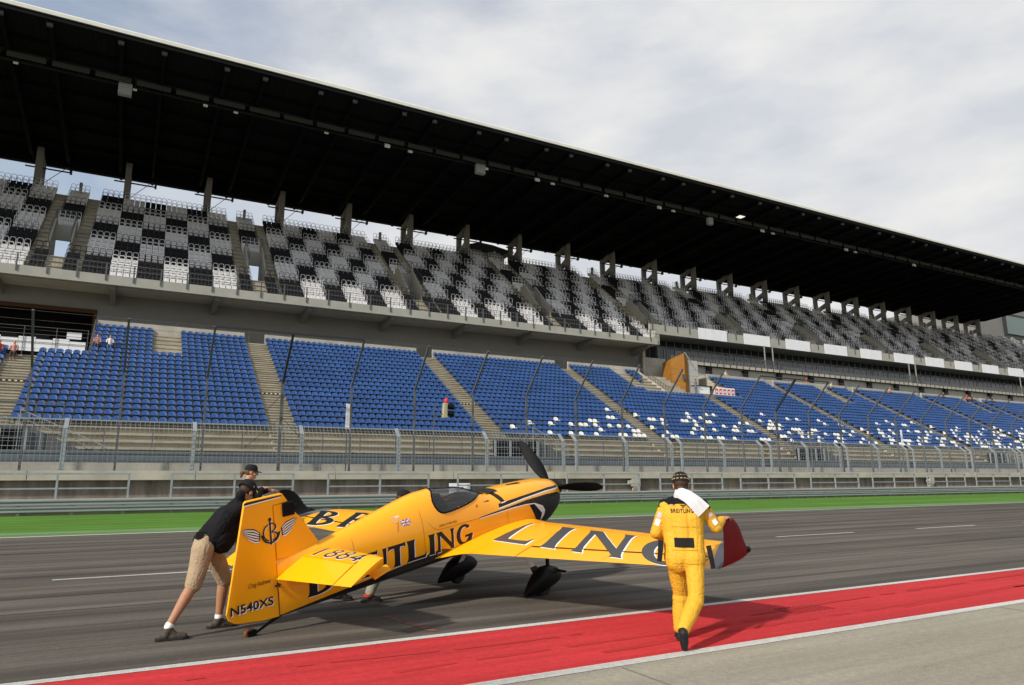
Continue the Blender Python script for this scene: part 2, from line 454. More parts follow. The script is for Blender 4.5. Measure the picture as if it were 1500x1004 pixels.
# wall and sheet metal band behind
ww = thing('pale_wall', (10, 42, .35), 'plain pale concrete wall behind the mesh fence', 'wall')
bb = MB()
for k in range(-4, 30): bb.box(k * 8 - 7.99, k * 8 - .01, 0, .3, 0, 2.44)
bb.build('wall_panels', M['conc_pale'], ww)
ww = thing('metal_barrier', (10, 44, .35), 'blue grey sheet metal barrier in front of the stand', 'barrier')
bb = MB(); bb.box(XL, XR, 0, .08, 2.3, 3.12); bb.build('sheet', M['band'], ww)
bb = MB(); bb.box(XL, XR, -.03, -.002, 2.95, 3.0); bb.box(XL, XR, -.03, -.002, 2.62, 2.66); bb.build('rail', M['greysteel'], ww)
# tall catch fence with bent tops
cf = thing('catch_fence', (-4.45, 41, .35), 'tall dark catch fence posts with tops bent towards the track and thin cables', 'catch fence')
CP = 3.96
for k in range(-1, 40):
    bb = MB(); X = k * CP; wd = .17 if (k - 3) % 10 == 0 else .10
    zk = 1.6 + .1405 * 41 - .35
    yt = -2.25; zt = 1.6 + .2095 * 38.75 - .35
    bb.box(X - wd / 2, X + wd / 2, -.06, .06, 0, zk, 0)
    bb.bar((X, 0, zk - .03), (X, yt, zt), wd, .10, mi=1 if wd > .1 else 0, up=(1, 0, 0))
    bb.build('post', [M['greysteel'], M['darksteel']], cf)
bb = MB()
for t_ in (.16, .33, .5, .66, .83, .99):
    y = -2.25 * t_; z = 7.01 + (zt - 7.01) * t_
    bb.tube([(-CP, y, z), (39 * CP, y, z)], .007, 4)
for z in (3.4, 4.3, 5.2, 6.1, 6.9): bb.tube([(-CP, -.07, z), (39 * CP, -.07, z)], .006, 4)
bb.build('cable', M['greysteel'], cf)
for k in (3, 13, 23):                                  # braced bays: horizontal spar between bent tops and diagonal stays
    bb = MB(); X = k * CP
    bb.bar((X - CP, -2.25, zt), (X + CP, -2.25, zt), .09, .09)
    bb.bar((X, -.1, 6.3), (X - CP * .48, -.1, 4.0), .025); bb.bar((X, -.1, 5.0), (X + CP * .48, -.1, 3.0), .025); bb.bar((X, -.1, 5.0), (X - CP * .48, -.1, 3.2), .025)
    bb.build('brace', M['darksteel'], cf)
# marshal signal light, white markers, little boxes
t = thing('signal_light', (17.17, 40.5, 2.33), 'cream signal lamp housing with black visors and red beacon on a pole', 'signal light')
bb = MB(); bb.box(-.75, -.69, -.03, .03, 0, 4.2); bb.box(-.75, -.15, -.02, .02, 3.5, 3.55); bb.build('pole', M['greysteel'], t)
bb = MB(); bb.prism([(-.17, 3.30), (.08, 3.30), (.16, 3.45), (.08, 3.72), (.08, 3.80), (.16, 3.95), (.10, 4.2), (-.10, 4.22)], 1, -.16, .16); bb.build('housing', mat('cream_lamp_housing', (.36, .33, .21), .6), t)
for z in (3.58, 4.0):
    bb = MB(); bb.tube([(.12, -.10, z), (.52, -.22, z - .04)], [.16, .18], 12, cap=True); bb.build('visor', M['black'], t, 40)
bb = MB(); bb.tube([(.08, 0, 4.24), (.08, 0, 4.34), (.08, 0, 4.46), (.08, 0, 4.53)], [.12, .15, .13, .05], 12); bb.build('beacon', mat('red_beacon', (.6, .03, .05), .3), t, 60)
for X, lab in ((11.27, 'slim white marker post behind the mesh fence on the left'), (63.9, 'white marker post before the seats far to the right')):
    t = thing('marker_post', (X, 41.2, .35), lab, 'marker post', 'white marker posts')
    bb = MB(); bb.box(-.11, -.02, 0, .05, 4.45, 5.95); bb.box(.02, .11, 0, .05, 4.45, 5.95); bb.box(-.02, .02, .01, .04, 4.5, 5.9); bb.build('board', M['white'], t)
    bb = MB(); bb.box(-.03, .03, .06, .12, 0, 5.3); bb.build('pole', M['greysteel'], t)
t = thing('notice_board', (17.4, 38.75, 1.06), 'white notice board standing against the wall behind the canopy', 'board')
bb = MB(); bb.box(-.64, .70, 0, .05, .0, .58); bb.build('board', M['white'], t)
bb = MB(); bb.box(-.25, .25, -.006, -.001, .20, .36); bb.build('printed_panel', M['decal_grey'], t)
for X, lab in ((30.6, 'pale electric box on the stained wall beyond the propeller'), (64.0, 'pale electric box on the stained wall at the right')):
    t = thing('electric_box', (X, 38.9, 1.06), lab, 'electric box', 'electric boxes on the wall')
    bb = MB(); bb.box(-.35, .35, .0, .25, .3, .82); bb.box(-.2, .2, .02, .22, .0, .298); bb.build('cabinet', M['conc_pale'], t)
    bb = MB(); bb.box(-.62, -.36, .05, .2, .45, .7); bb.build('connector', M['lightwall'], t)
# ------------------------------------------------------------------ aerobatic aeroplane (body axes: x forward, y starboard, z up, origin at the propeller hub)
PSI, TH, PH = .394, .166, .036
hB = Vector((math.cos(PSI) * math.cos(TH), math.sin(PSI) * math.cos(TH), math.sin(TH)))
s0 = Vector((math.sin(PSI), -math.cos(PSI), 0)); u0 = s0.cross(hB)
sB = s0 * math.cos(PH) - u0 * math.sin(PH); uB = u0 * math.cos(PH) + s0 * math.sin(PH)
# mesh axes of the aircraft: x forward, y port (right-handed), z up -> body y is negated when meshes are built
RB = Matrix((hB, -sB, uB)).transposed()
POS = Vector((6.416, 10.544, 1.5143))
BASE = Vector((-1.54, 0, -1.26))
PL = bpy.data.objects.new('aeroplane', None); COL.objects.link(PL)
PL.matrix_world = Matrix.Translation(POS + RB @ BASE) @ RB.to_4x4()
tag(PL, 'yellow and black single-seat aerobatic aeroplane with big lettering on fuselage and wings', 'aeroplane')
def Wp(b): return POS + hB * b[0] + sB * b[1] + uB * b[2]
def ppart(bb, name, mats, parent=None, smooth=None, fixn=True):
    bb.v = [(p[0], -p[1], p[2]) for p in bb.v]
    bb.f = [tuple(reversed(f)) for f in bb.f]
    o = bb.build(name, mats, parent or PL, smooth, fixn=fixn)
    if parent is None: o.location = -BASE
    return o
HX = [.0, -.05, -.12, -.25, -.5, -.63, -1.16, -1.62, -1.86, -2.1, -2.32, -2.53, -2.83, -2.9, -3.19, -3.68, -4.14, -4.56, -4.75, -5.0, -5.3]
HT = [.13, .16, .185, .212, .243, .252, .277, .284, .285, .37, .438, .47, .507, .506, .489, .403, .315, .236, .205, .175, .14]
HBX = [.0, -.05, -.12, -.25, -.5, -.8, -1.3, -5.3]; HB = [-.2, -.24, -.29, -.36, -.465, -.49, -.495, -.49]
HWX = [.0, -.05, -.12, -.25, -.5, -1.0, -2.0, -3.0, -3.7, -4.3, -4.9, -5.3]; HWd = [.20, .25, .29, .34, .385, .40, .385, .345, .285, .205, .105, .035]
def spl(x, X, Y):
    if x >= X[0]: return Y[0]
    n = len(X)
    for i in range(n - 1):
        if x >= X[i + 1]:
            h = X[i] - X[i + 1]; t = (X[i] - x) / h
            d = lambda k: (Y[min(k + 1, n - 1)] - Y[max(k - 1, 0)]) / (X[max(k - 1, 0)] - X[min(k + 1, n - 1)])
            m0, m1 = d(i) * h, d(i + 1) * h
            return (2 * t**3 - 3 * t**2 + 1) * Y[i] + (t**3 - 2 * t**2 + t) * m0 + (-2 * t**3 + 3 * t**2) * Y[i + 1] + (t**3 - t**2) * m1
    return Y[-1]
ZC = -.08
def sect(x): return spl(x, HX, HT), spl(x, HBX, HB), max(.03, spl(x, HWX, HWd))
def hy(x, z):
    zt, zb, w = sect(x)
    if z >= ZC: t, n = (z - ZC) / (zt - ZC), 2.2
    else: t, n = (ZC - z) / (ZC - zb), 3.0
    t = min(1, max(0, t)); return w * (1 - t ** n) ** (1 / n)
def ring(x, n=96, off=0.0):
    zt, zb, w = sect(x); out = []
    for k in range(n):
        a = 2 * math.pi * k / n; c, s = math.cos(a), math.sin(a)
        p = 2.2 if s >= 0 else 3.0
        yy = math.copysign(abs(c) ** (2 / p), c) * w; zz = ZC + math.copysign(abs(s) ** (2 / p), s) * ((zt - ZC) if s >= 0 else (ZC - zb))
        out.append((x, yy * (1 + off), zz))
    return out
XS = [0, -.02, -.05, -.08] + list(np.linspace(-.12, -1.8, 46)) + list(np.linspace(-1.83, -3.1, 90)) + list(np.linspace(-3.14, -5.3, 60))
SILLX = [-1.86, -2.05, -2.113, -2.257, -2.474, -2.733, -2.86, -2.93]; SILLZ = [.262, .293, .288, .251, .217, .193, .191, .200]
RZ = [.19, .205, .245, .30, .366, .43, .496, .52]; RXX = [-2.88, -2.945, -2.995, -3.020, -3.023, -2.985, -2.905, -2.86]
def rearx(z):
    for i in range(len(RZ) - 1):
        if z <= RZ[i + 1]: t = max(0, (z - RZ[i]) / (RZ[i + 1] - RZ[i])); return RXX[i] + (RXX[i + 1] - RXX[i]) * t
    return RXX[-1]
def in_canopy(x, z): return x < -1.87 and x > rearx(z) and z > spl(x, SILLX, SILLZ)
rings = [ring(x) for x in XS]
body = MB(); can = MB(); nn = 96
for i in range(len(rings) - 1):
    for k in range(nn):
        q = [rings[i][k], rings[i][(k + 1) % nn], rings[i + 1][(k + 1) % nn], rings[i + 1][k]]
        cx = sum(p[0] for p in q) / 4; cz = sum(p[2] for p in q) / 4
        (can if in_canopy(cx, cz) else body).add(q, [(0, 1, 2, 3)])
body.add(rings[0], [tuple(range(nn))]); body.add(rings[-1], [tuple(range(nn))])
def weld(o, d=1e-4, smooth=40):
    bm = bmesh.new(); bm.from_mesh(o.data); bmesh.ops.remove_doubles(bm, verts=bm.verts, dist=d); bmesh.ops.recalc_face_normals(bm, faces=bm.faces); bm.to_mesh(o.data); bm.free()
    o.data.polygons.foreach_set('use_smooth', [True] * len(o.data.polygons)); o.data.set_sharp_from_angle(angle=R(smooth))
# fuselage paint: yellow above, black belly (a real two-tone paint line that rises under the wing)
def fus_mat():
    m = mat('fuselage_paint', (.88, .38, .003), .22, coat=.25, spec=.4); nt = m.node_tree; N, L = nt.nodes, nt.links; b = N['Principled BSDF']
    tc = N.new('ShaderNodeTexCoord'); sp = N.new('ShaderNodeSeparateXYZ'); L.new(tc.outputs['Object'], sp.inputs[0])
    mr = N.new('ShaderNodeMapRange'); mr.inputs['From Min'].default_value = -2.95; mr.inputs['From Max'].default_value = -2.35; mr.inputs['To Min'].default_value = 0; mr.inputs['To Max'].default_value = -.2
    L.new(sp.outputs['X'], mr.inputs['Value'])
    mt = N.new('ShaderNodeMapRange'); mt.inputs['From Min'].default_value = -5.3; mt.inputs['From Max'].default_value = -3.1; mt.inputs['To Min'].default_value = -.475; mt.inputs['To Max'].default_value = -.275
    L.new(sp.outputs['X'], mt.inputs['Value'])
    ad = N.new('ShaderNodeMath'); ad.operation = 'ADD'; L.new(mr.outputs[0], ad.inputs[0]); L.new(mt.outputs[0], ad.inputs[1])
    lt = N.new('ShaderNodeMath'); lt.operation = 'LESS_THAN'; L.new(sp.outputs['Z'], lt.inputs[0]); L.new(ad.outputs[0], lt.inputs[1])
    mx = N.new('ShaderNodeMix'); mx.data_type = 'RGBA'; mx.inputs[6].default_value = (.90, .385, .003, 1); mx.inputs[7].default_value = (.015, .015, .016, 1)
    L.new(lt.outputs[0], mx.inputs[0]); L.new(mx.outputs[2], b.inputs['Base Color']); return m
M['fus'] = fus_mat()
fus = ppart(body, 'fuselage', M['fus'], fixn=False); weld(fus)
def glass_mat():
    m = bpy.data.materials.new('canopy_perspex'); m.use_nodes = True; nt = m.node_tree; N, L = nt.nodes, nt.links
    for n in list(N): N.remove(n)
    o = N.new('ShaderNodeOutputMaterial'); t = N.new('ShaderNodeBsdfTransparent'); t.inputs[0].default_value = (.84, .85, .86, 1)
    g = N.new('ShaderNodeBsdfGlossy'); g.inputs['Roughness'].default_value = .04; lw = N.new('ShaderNodeLayerWeight'); lw.inputs[0].default_value = .5; pw = N.new('ShaderNodeMath'); pw.operation = 'POWER'; pw.inputs[1].default_value = 4; L.new(lw.outputs['Facing'], pw.inputs[0]); fr = N.new('ShaderNodeMath'); fr.operation = 'MULTIPLY_ADD'; fr.inputs[1].default_value = .75; fr.inputs[2].default_value = .07; L.new(pw.outputs[0], fr.inputs[0])
    tr = N.new('ShaderNodeValToRGB'); e = tr.color_ramp.elements; e[0].position = .35; e[0].color = (.80, .81, .82, 1); e[1].position = .97; e[1].color = (.10, .10, .11, 1); L.new(lw.outputs['Facing'], tr.inputs[0]); L.new(tr.outputs[0], t.inputs[0]); mx = N.new('ShaderNodeMixShader'); L.new(fr.outputs[0], mx.inputs[0]); L.new(t.outputs[0], mx.inputs[1]); L.new(g.outputs[0], mx.inputs[2]); L.new(mx.outputs[0], o.inputs[0]); return m
M['perspex'] = glass_mat()
cano = ppart(can, 'canopy', M['perspex'], fixn=False); weld(cano)
bb = MB()                                              # canopy frame follows the cut line on both sides
edge = [(x, spl(x, SILLX, SILLZ)) for x in np.linspace(-1.9, -2.9, 40)] + [(rearx(z), z) for z in np.linspace(.195, .505, 24)]
for sg in (1, -1):
    pts = [(x, sg * (hy(x, z) + .002), z) for x, z in edge]
    bb.tube(pts, .012, 6)
ppart(bb, 'canopy_frame', M['black'], cano, 60)
bb = MB()                                              # cockpit tub, seat back, coaming
bb.loft([[(x, y * hy(x, .13) * .93, z) for y, z in ((-1, .185), (1, .185), (1, .16), (-1, .16))] for x in np.linspace(-1.95, -2.98, 12)])
bb.prism([(-2.75, .18), (-2.62, .18), (-2.80, .43), (-2.86, .43)], 1, -.16, .16)
bb.prism([(-1.95, .18), (-2.12, .18), (-2.10, .27), (-1.98, .26)], 1, -.2, .2)
ppart(bb, 'cockpit_interior', M['dark'])
# engine bits: cowl intake lip, spinner, blades
bb = MB(); bb.loft([[(x, r * math.cos(2 * math.pi * k / 32), r * math.sin(2 * math.pi * k / 32) - .01) for k in range(32)] for x, r in ((.005, .165), (.06, .165), (.065, .16), (.14, .15), (.24, .115), (.32, .065), (.36, .01))]); ppart(bb, 'spinner', M['carbon'], smooth=40)
def blade(ang, L_=1.0):
    bb = MB(); rgs = []
    a = R(ang)
    er = Vector((0, math.sin(a), math.cos(a))); et = Vector((0, math.cos(a), -math.sin(a)))
    for r, c, th in ((.10, .075, .06), (.16, .09, .05), (.25, .15, .034), (.38, .20, .026), (.55, .215, .02), (.72, .20, .016), (.85, .17, .012), (.94, .125, .009), (.985, .07, .006), (1.0, .02, .003)):
        tw = R(58 - 34 * r); ch = et * math.cos(tw) + Vector((1, 0, 0)) * math.sin(tw); nrm = er.cross(ch)
        P0 = Vector((.085, 0, 0)) + er * (r * L_)
        rgs.append([tuple(P0 + ch * (c / 2 * math.cos(q)) + nrm * (th / 2 * math.sin(q))) for q in np.linspace(0, 2 * math.pi, 14, endpoint=False)])
    bb.loft(rgs); return bb
for a in (-38, 87, 205): ppart(blade(a, 1.02), 'propeller_blade', M['black'], smooth=50)
# aerofoil panels
def af(s, t):
    s = min(1, max(0, s)); return 5 * t * (.2969 * math.sqrt(s) - .126 * s - .3516 * s * s + .2843 * s ** 3 - .1036 * s ** 4)
def panel(bb, ys, le, te, zf, t, s0=0.0, s1=1.0, ns=16, caps=(True, True), mi=0):
    rings = []
    for y in ys:
        xl, xt = le(y), te(y); c = xl - xt
        a = s0(y) if callable(s0) else s0; e = s1(y) if callable(s1) else s1
        ss = [a + (e - a) * (1 - math.cos(math.pi * k / ns)) / 2 for k in range(ns + 1)]
        up_ = [(xl - s * c, y, zf(y) + af(s, t) * c) for s in ss]; lo = [(xl - s * c, y, zf(y) - af(s, t) * c) for s in reversed(ss)]
        if a == 0: lo = lo[:-1]
        rings.append(up_ + lo)
    n = len(rings[0]); vs = [p for r_ in rings for p in r_]; fs = []
    for i in range(len(rings) - 1):
        for k in range(n):
            k2 = (k + 1) % n; fs.append((i * n + k, i * n + k2, (i + 1) * n + k2, (i + 1) * n + k))
    if caps[0]: fs.append(tuple(range(n - 1, -1, -1)))
    if caps[1]: fs.append(tuple((len(rings) - 1) * n + k for k in range(n)))
    bb.add(vs, fs, mi)
wle = lambda y: -.84 - .175 * abs(y); wte = lambda y: -2.785 + .056 * abs(y); wz = lambda y: -.385 + .029 * abs(y)
ahx = lambda y: -2.41 + .045 * abs(y)
sh = lambda y: (wle(y) - ahx(y)) / (wle(y) - wte(y))
WT = .115
def wing_mat():
    m = mat('wing_paint', (.90, .385, .003), .3, coat=.12, spec=.3); nt = m.node_tree; N, L = nt.nodes, nt.links; b = N['Principled BSDF']
    tc = N.new('ShaderNodeTexCoord'); sp = N.new('ShaderNodeSeparateXYZ'); L.new(tc.outputs['Object'], sp.inputs[0])
    ab = N.new('ShaderNodeMath'); ab.operation = 'ABSOLUTE'; L.new(sp.outputs['Y'], ab.inputs[0])
    # the grey tip begins at a slanted line across the chord
    ml = N.new('ShaderNodeMath'); ml.operation = 'MULTIPLY_ADD'; ml.inputs[1].default_value = .258; ml.inputs[2].default_value = -3.276; L.new(sp.outputs['X'], ml.inputs[0])
    ad = N.new('ShaderNodeMath'); ad.operation = 'ADD'; L.new(ab.outputs[0], ad.inputs[0]); L.new(ml.outputs[0], ad.inputs[1])
    gt = N.new('ShaderNodeMath'); gt.operation = 'GREATER_THAN'; gt.inputs[1].default_value = 0; L.new(ad.outputs[0], gt.inputs[0])
    mx = N.new('ShaderNodeMix'); mx.data_type = 'RGBA'; mx.inputs[6].default_value = (.90, .385, .003, 1); mx.inputs[7].default_value = (.15, .155, .165, 1)
    L.new(gt.outputs[0], mx.inputs[0]); L.new(mx.outputs[2], b.inputs['Base Color']); return m
M['wing'] = wing_mat()
WLETS = {}
for sg in (1, -1):
    bb = MB()
    f = lambda a: [sg * v for v in a]
    panel(bb, f(np.linspace(.25, 1.35, 8)), wle, wte, wz, WT, 0, 1, caps=(True, True))
    panel(bb, f(np.linspace(1.35, 3.82, 12)), wle, wte, wz, WT, 0, sh, caps=(False, False))
    panel(bb, f(np.linspace(3.82, 4.0, 3)), wle, wte, wz, WT, 0, 1, caps=(True, False))
    # tip turns up into the winglet
    wing = ppart(bb, 'wing', M['wing']); weld(wing, 2e-4, 35)
    bb = MB(); panel(bb, f(np.linspace(1.365, 3.805, 12)), wle, wte, wz, WT, lambda y: sh(y) + .022, 1.0); ppart(bb, 'aileron', M['wing'], wing, 35)
    bb = MB(); hg = []
    for y in (2.1, 3.0, 3.6): bb.box(ahx(y) - .03, ahx(y) + .02, sg * y - .01, sg * y + .01, wz(y) - .01, wz(y) + .034)
    ppart(bb, 'hinge', M['black'], wing)
    wl = MB(); secs = [(4.0, -.269, wle(4.0), wte(4.0), .115), (4.05, -.26, -1.68, -2.57, .11), (4.09, -.232, -1.82, -2.61, .10), (4.115, -.19, -1.91, -2.615, .095), (4.125, -.13, -1.985, -2.615, .09), (4.13, -.06, -2.045, -2.61, .085), (4.13, .04, -2.10, -2.59, .08), (4.13, .13, -2.165, -2.575, .08), (4.125, .20, -2.24, -2.555, .08), (4.12, .245, -2.33, -2.54, .07), (4.118, .27, -2.43, -2.52, .05)]
    rg = []
    for j, (y, z, xl, xt, t) in enumerate(secs):
        c = xl - xt; pa = secs[max(j - 1, 0)]; pb = secs[min(j + 1, len(secs) - 1)]
        tx, tz = pb[0] - pa[0], pb[1] - pa[1]; ln = math.hypot(tx, tz); ny, nz = -tz / ln, tx / ln    # inboard-pointing normal of the path
        ss = [(1 - math.cos(math.pi * k / 14)) / 2 for k in range(15)]
        up_ = [(xl - s * c, sg * (y + ny * af(s, t) * c), z + nz * af(s, t) * c) for s in ss]; lo = [(xl - s * c, sg * (y - ny * af(s, t) * c), z - nz * af(s, t) * c) for s in reversed(ss)][:-1]
        rg.append(up_ + lo)
    n = len(rg[0]); vs = [p for r_ in rg for p in r_]
    for i in range(len(rg) - 1):
        for k in range(n):
            k2 = (k + 1) % n; outer = k >= 14
            wl.add([rg[i][k], rg[i][k2], rg[i + 1][k2], rg[i + 1][k]], [(0, 1, 2, 3)], (1 if i >= 2 else 0) if outer else (2 if i >= 1 else 0))
    wl.add(rg[-1], [tuple(range(n))], 1)
    o = ppart(wl, 'winglet', [M['tipgrey'], M['tipred'], M['carbon']], wing); weld(o, 2e-4, 40)
    o['label'] = 'up-turned winglet, dark red outside and black inside'
    bb = MB(); bb.tube([(-1.84, sg * 4.10, -.222), (-1.92, sg * 4.12, -.205), (-2.03, sg * 4.13, -.17)], [.02, .04, .01], 8); ppart(bb, 'tip_light', M['black'], wing, 50)
    # wing root fillet
    bb = MB()
    rg = []
    for y, k in ((.25, .085), (.36, .055), (.43, .028), (.50, .01), (.60, .0)):
        xl, xt = wle(y) + .03, wte(y) - k * 4.5; c = xl - xt
        ss = [(1 - math.cos(math.pi * q / 14)) / 2 for q in range(15)]
        rg.append([(xl - s * c, sg * y, wz(y) + af(s, WT) * (wle(y) - wte(y)) + k * math.sin(math.pi * min(1, s * .9 + .1)) ** .7 + .002) for s in ss] + [(xl - s * c, sg * y, wz(y) - af(s, WT) * (wle(y) - wte(y)) - .002) for s in reversed(ss)])
    bb.loft(rg, cap=True); o = ppart(bb, 'wing_root_fillet', M['yellow'], wing); weld(o, 1e-4, 45)
# tail
bb = MB()
zt_ = lambda z: .14
finp = [(-5.295, -.49), (-5.295, .765), (-5.17, .752), (-5.10, .70), (-4.94, .55), (-4.71, .21), (-4.45, .20), (-4.45, -.1), (-5.0, -.3)]
def slab(poly, thick, yc=0.0, bevel=.35):
    # flat surface with rounded edges: centre outline at full thickness, rim pulled in
    c = (sum(p[0] for p in poly) / len(poly), sum(p[1] for p in poly) / len(poly))
    def ins(d): 
        out = []
        for x, z in poly:
            v = Vector((c[0] - x, c[1] - z)); l = v.length; out.append((x + v.x / l * d, z + v.y / l * d))
        return out
    return poly, ins
def fin_like(bb, outline, half, rim=.012):
    # symmetric plate whose rim is thin and whose face is 'half' from the centre plane
    n = len(outline); c = Vector((sum(p[0] for p in outline) / n, sum(p[1] for p in outline) / n))
    inn = [tuple(Vector(p) + (c - Vector(p)).normalized() * rim) for p in outline]
    for sg in (1, -1):
        vs = [(p[0], sg * .006, p[1]) for p in outline] + [(p[0], sg * (half(p[0], p[1]) if callable(half) else half), p[1]) for p in inn]
        fs = [(k, (k + 1) % n, n + (k + 1) % n, n + k) for k in range(n)] + [tuple(range(n, 2 * n))]
        bb.add(vs, fs)
    vs = [(p[0], .006, p[1]) for p in outline] + [(p[0], -.006, p[1]) for p in outline]
    bb.add(vs, [(k, (k + 1) % n, n + (k + 1) % n, n + k) for k in range(n)])
FH = lambda x, z: .028 if x > -5.4 else .028 - .02 * min(1, (-5.4 - x) / .5)
bb = MB(); fin_like(bb, [(-5.2985, .14), (-5.2985, .752), (-5.17, .752), (-5.095, .70), (-4.93, .535), (-4.72, .205), (-4.6, .16), (-4.9, .12)], .03); fin = ppart(bb, 'fin', M['yellow'], smooth=30)
bb = MB(); fin_like(bb, [(-5.3045, -.488), (-5.50, -.475), (-5.74, -.425), (-5.83, -.40), (-5.895, -.35), (-5.918, -.28), (-5.64, .84), (-5.62, .858), (-5.19, .868), (-5.16, .855), (-5.105, .772), (-5.30, .762), (-5.3045, .75)], FH); rud = ppart(bb, 'rudder', M['yellow'], smooth=30)
bb = MB(); bb.box(-5.19, -5.04, -.05, .05, .60, .745); bb.tube([(-5.04, 0, .68), (-4.985, 0, .68)], [.036, .03], 12); bb.tube([(-4.985, 0, .68), (-4.975, 0, .68)], .022, 10); ppart(bb, 'onboard_camera', M['black'], fin, 40)
bb = MB(); bb.bar((-5.28, .04, -.13), (-5.35, .05, -.135), .014); bb.bar((-5.31, .03, -.11), (-5.31, .075, -.15), .014); bb.box(-5.312, -5.306, .0285, .033, -.47, -.15); ppart(bb, 'control_horn', M['decal_black'], rud)
sle_ = lambda y: -4.52 - .06 * abs(y); 
for sg in (1, -1):
    st = MB(); panel(st, [sg * y for y in (.03, .3, .6, .97)], sle_, lambda y: -5.42, lambda y: .08, .095, 0, lambda y: (sle_(y) + 4.965) / (sle_(y) + 5.42)); stab = ppart(st, 'tailplane', M['yellow'], smooth=35)
    el = MB(); dr = R(21)
    def rot(p):
        x, y, z = p; dx, dz = x + 4.97, z - .08
        return (-4.97 + dx * math.cos(dr) - 0 * dz, y, .08 + dx * math.sin(dr) + dz)
    e2 = MB(); te_ = lambda y: -5.365 + .075 * abs(y)
    panel(e2, [sg * y for y in (.05, .4, .97)], lambda y: -4.52 - .06 * abs(y), te_, lambda y: .08, .095, lambda y: (-4.52 - .06 * abs(y) + 4.985) / (-4.52 - .06 * abs(y) - te_(y)), 1.0)
    panel(e2, [sg * y for y in (.985, 1.1, 1.22, 1.25)], lambda y: -4.765 - .3 * max(0, abs(y) - 1.2), te_, lambda y: .08, .085, 0, 1.0)
    e2.v = [rot(p) for p in e2.v]
    elev = ppart(e2, 'elevator', M['yellow'], stab, 35)
    bb = MB(); bb.prism([(-4.70, .02), (-4.78, .05), (-4.86, -.04), (-4.70, -.06)], 1, sg * 1.0 - .006, sg * 1.0 + .006)
    v0 = [(-4.56, sg * 1.0, -.0), (-4.66, sg * 1.20, -.0), (-4.86, sg * 1.16, -.06), (-4.80, sg * 1.0, -.05)]
    bb.add(v0 + [(p[0], p[1], p[2] - .012) for p in v0], [(0, 1, 2, 3), (7, 6, 5, 4), (0, 4, 5, 1), (1, 5, 6, 2), (2, 6, 7, 3), (3, 7, 4, 0)])
    ppart(bb, 'elevator_spade', M['yellow'], stab)
# undercarriage
for sg in (1, -1):
    bb = MB()
    bb.loft([[(x + dx, y, z) for dx in (-.06, .06)] + [(x + dx, y + .02 * sg, z - .025) for dx in (.06, -.06)] for x, y, z in ((-1.5, sg * .25, -.47), (-1.51, sg * .5, -.66), (-1.52, sg * .68, -.83), (-1.53, sg * .78, -.98))])
    leg = ppart(bb, 'undercarriage_leg', M['decal_white'])
    bb = MB(); bb.loft([[(x + dx, y, z) for dx in (-.075, .075)] + [(x + dx, y + .035 * sg, z - .04) for dx in (.075, -.075)] for x, y, z in ((-1.52, sg * .70, -.855), (-1.525, sg * .74, -.92), (-1.53, sg * .80, -1.0))]); ppart(bb, 'leg_fairing', M['carbon'], leg)
    bb = MB(); rg = []
    for t_, r_w, r_h, dz in ((0, .01, .015, -.04), (.06, .05, .07, -.02), (.16, .085, .13, .0), (.32, .112, .18, .02), (.5, .118, .20, .02), (.68, .10, .17, -.01), (.84, .062, .11, -.05), (1.0, .012, .03, -.10)):
        xx = -1.04 - .93 * t_; zz = -1.035 + dz; r_w *= 1.05; r_h *= .86
        rg.append([(xx, sg * .85 + r_w * math.copysign(abs(math.cos(q)) ** .75, math.cos(q)), zz + r_h * math.copysign(abs(math.sin(q)) ** .8, math.sin(q))) for q in np.linspace(0, 2 * math.pi, 20, endpoint=False)])
    bb.loft(rg); pant = ppart(bb, 'wheel_spat', M['carbon'], leg, 40)
    bb = MB(); bb.loft([[(-1.53 + r_ * math.cos(q), sg * .85 + yy, -1.12 + r_ * math.sin(q)) for q in np.linspace(0, 2 * math.pi, 28, endpoint=False)] for yy, r_ in ((-.055, .10), (-.05, .14), (-.025, .158), (.025, .158), (.05, .14), (.055, .10))]); ppart(bb, 'tyre', M['rubber'], leg, 40)
    bb = MB(); bb.tube([(-1.42, sg * 1.0, -.88), (-1.30, sg * 1.0, -.93), (-1.20, sg * 1.02, -.98)], [.012, .012, .02], 8); bb.tube([(-1.26, sg * .95, -.955), (-1.24, sg * 1.09, -.96)], .016, 8); bb.bar((-1.38, sg * .88, -.35), (-1.40, sg * .88, -.86), .05, .03); ppart(bb, 'tow_fitting', M['black'], leg)
bb = MB(); bb.tube([(-5.28, 0, -.475), (-5.45, 0, -.525), (-5.62, 0, -.58)], [.022, .016, .014], 8); tws = ppart(bb, 'tailwheel_spring', M['black'], smooth=50)
bb = MB(); bb.loft([[(-5.672 + r_ * math.cos(q), yy, -.548 + r_ * math.sin(q)) for q in np.linspace(0, 2 * math.pi, 24, endpoint=False)] for yy, r_ in ((-.022, .030), (-.02, .050), (-.008, .057), (.008, .057), (.02, .050), (.022, .030))]); ppart(bb, 'tailwheel', mat('brown_wheel_tread', (.16, .06, .02), .6), tws, 40)
bb = MB(); bb.box(-5.70, -5.60, .026, .036, -.585, -.52); bb.box(-5.70, -5.60, -.036, -.026, -.585, -.52); bb.box(-5.64, -5.60, -.03, .03, -.57, -.53); ppart(bb, 'wheel_fork', M['black'], tws)
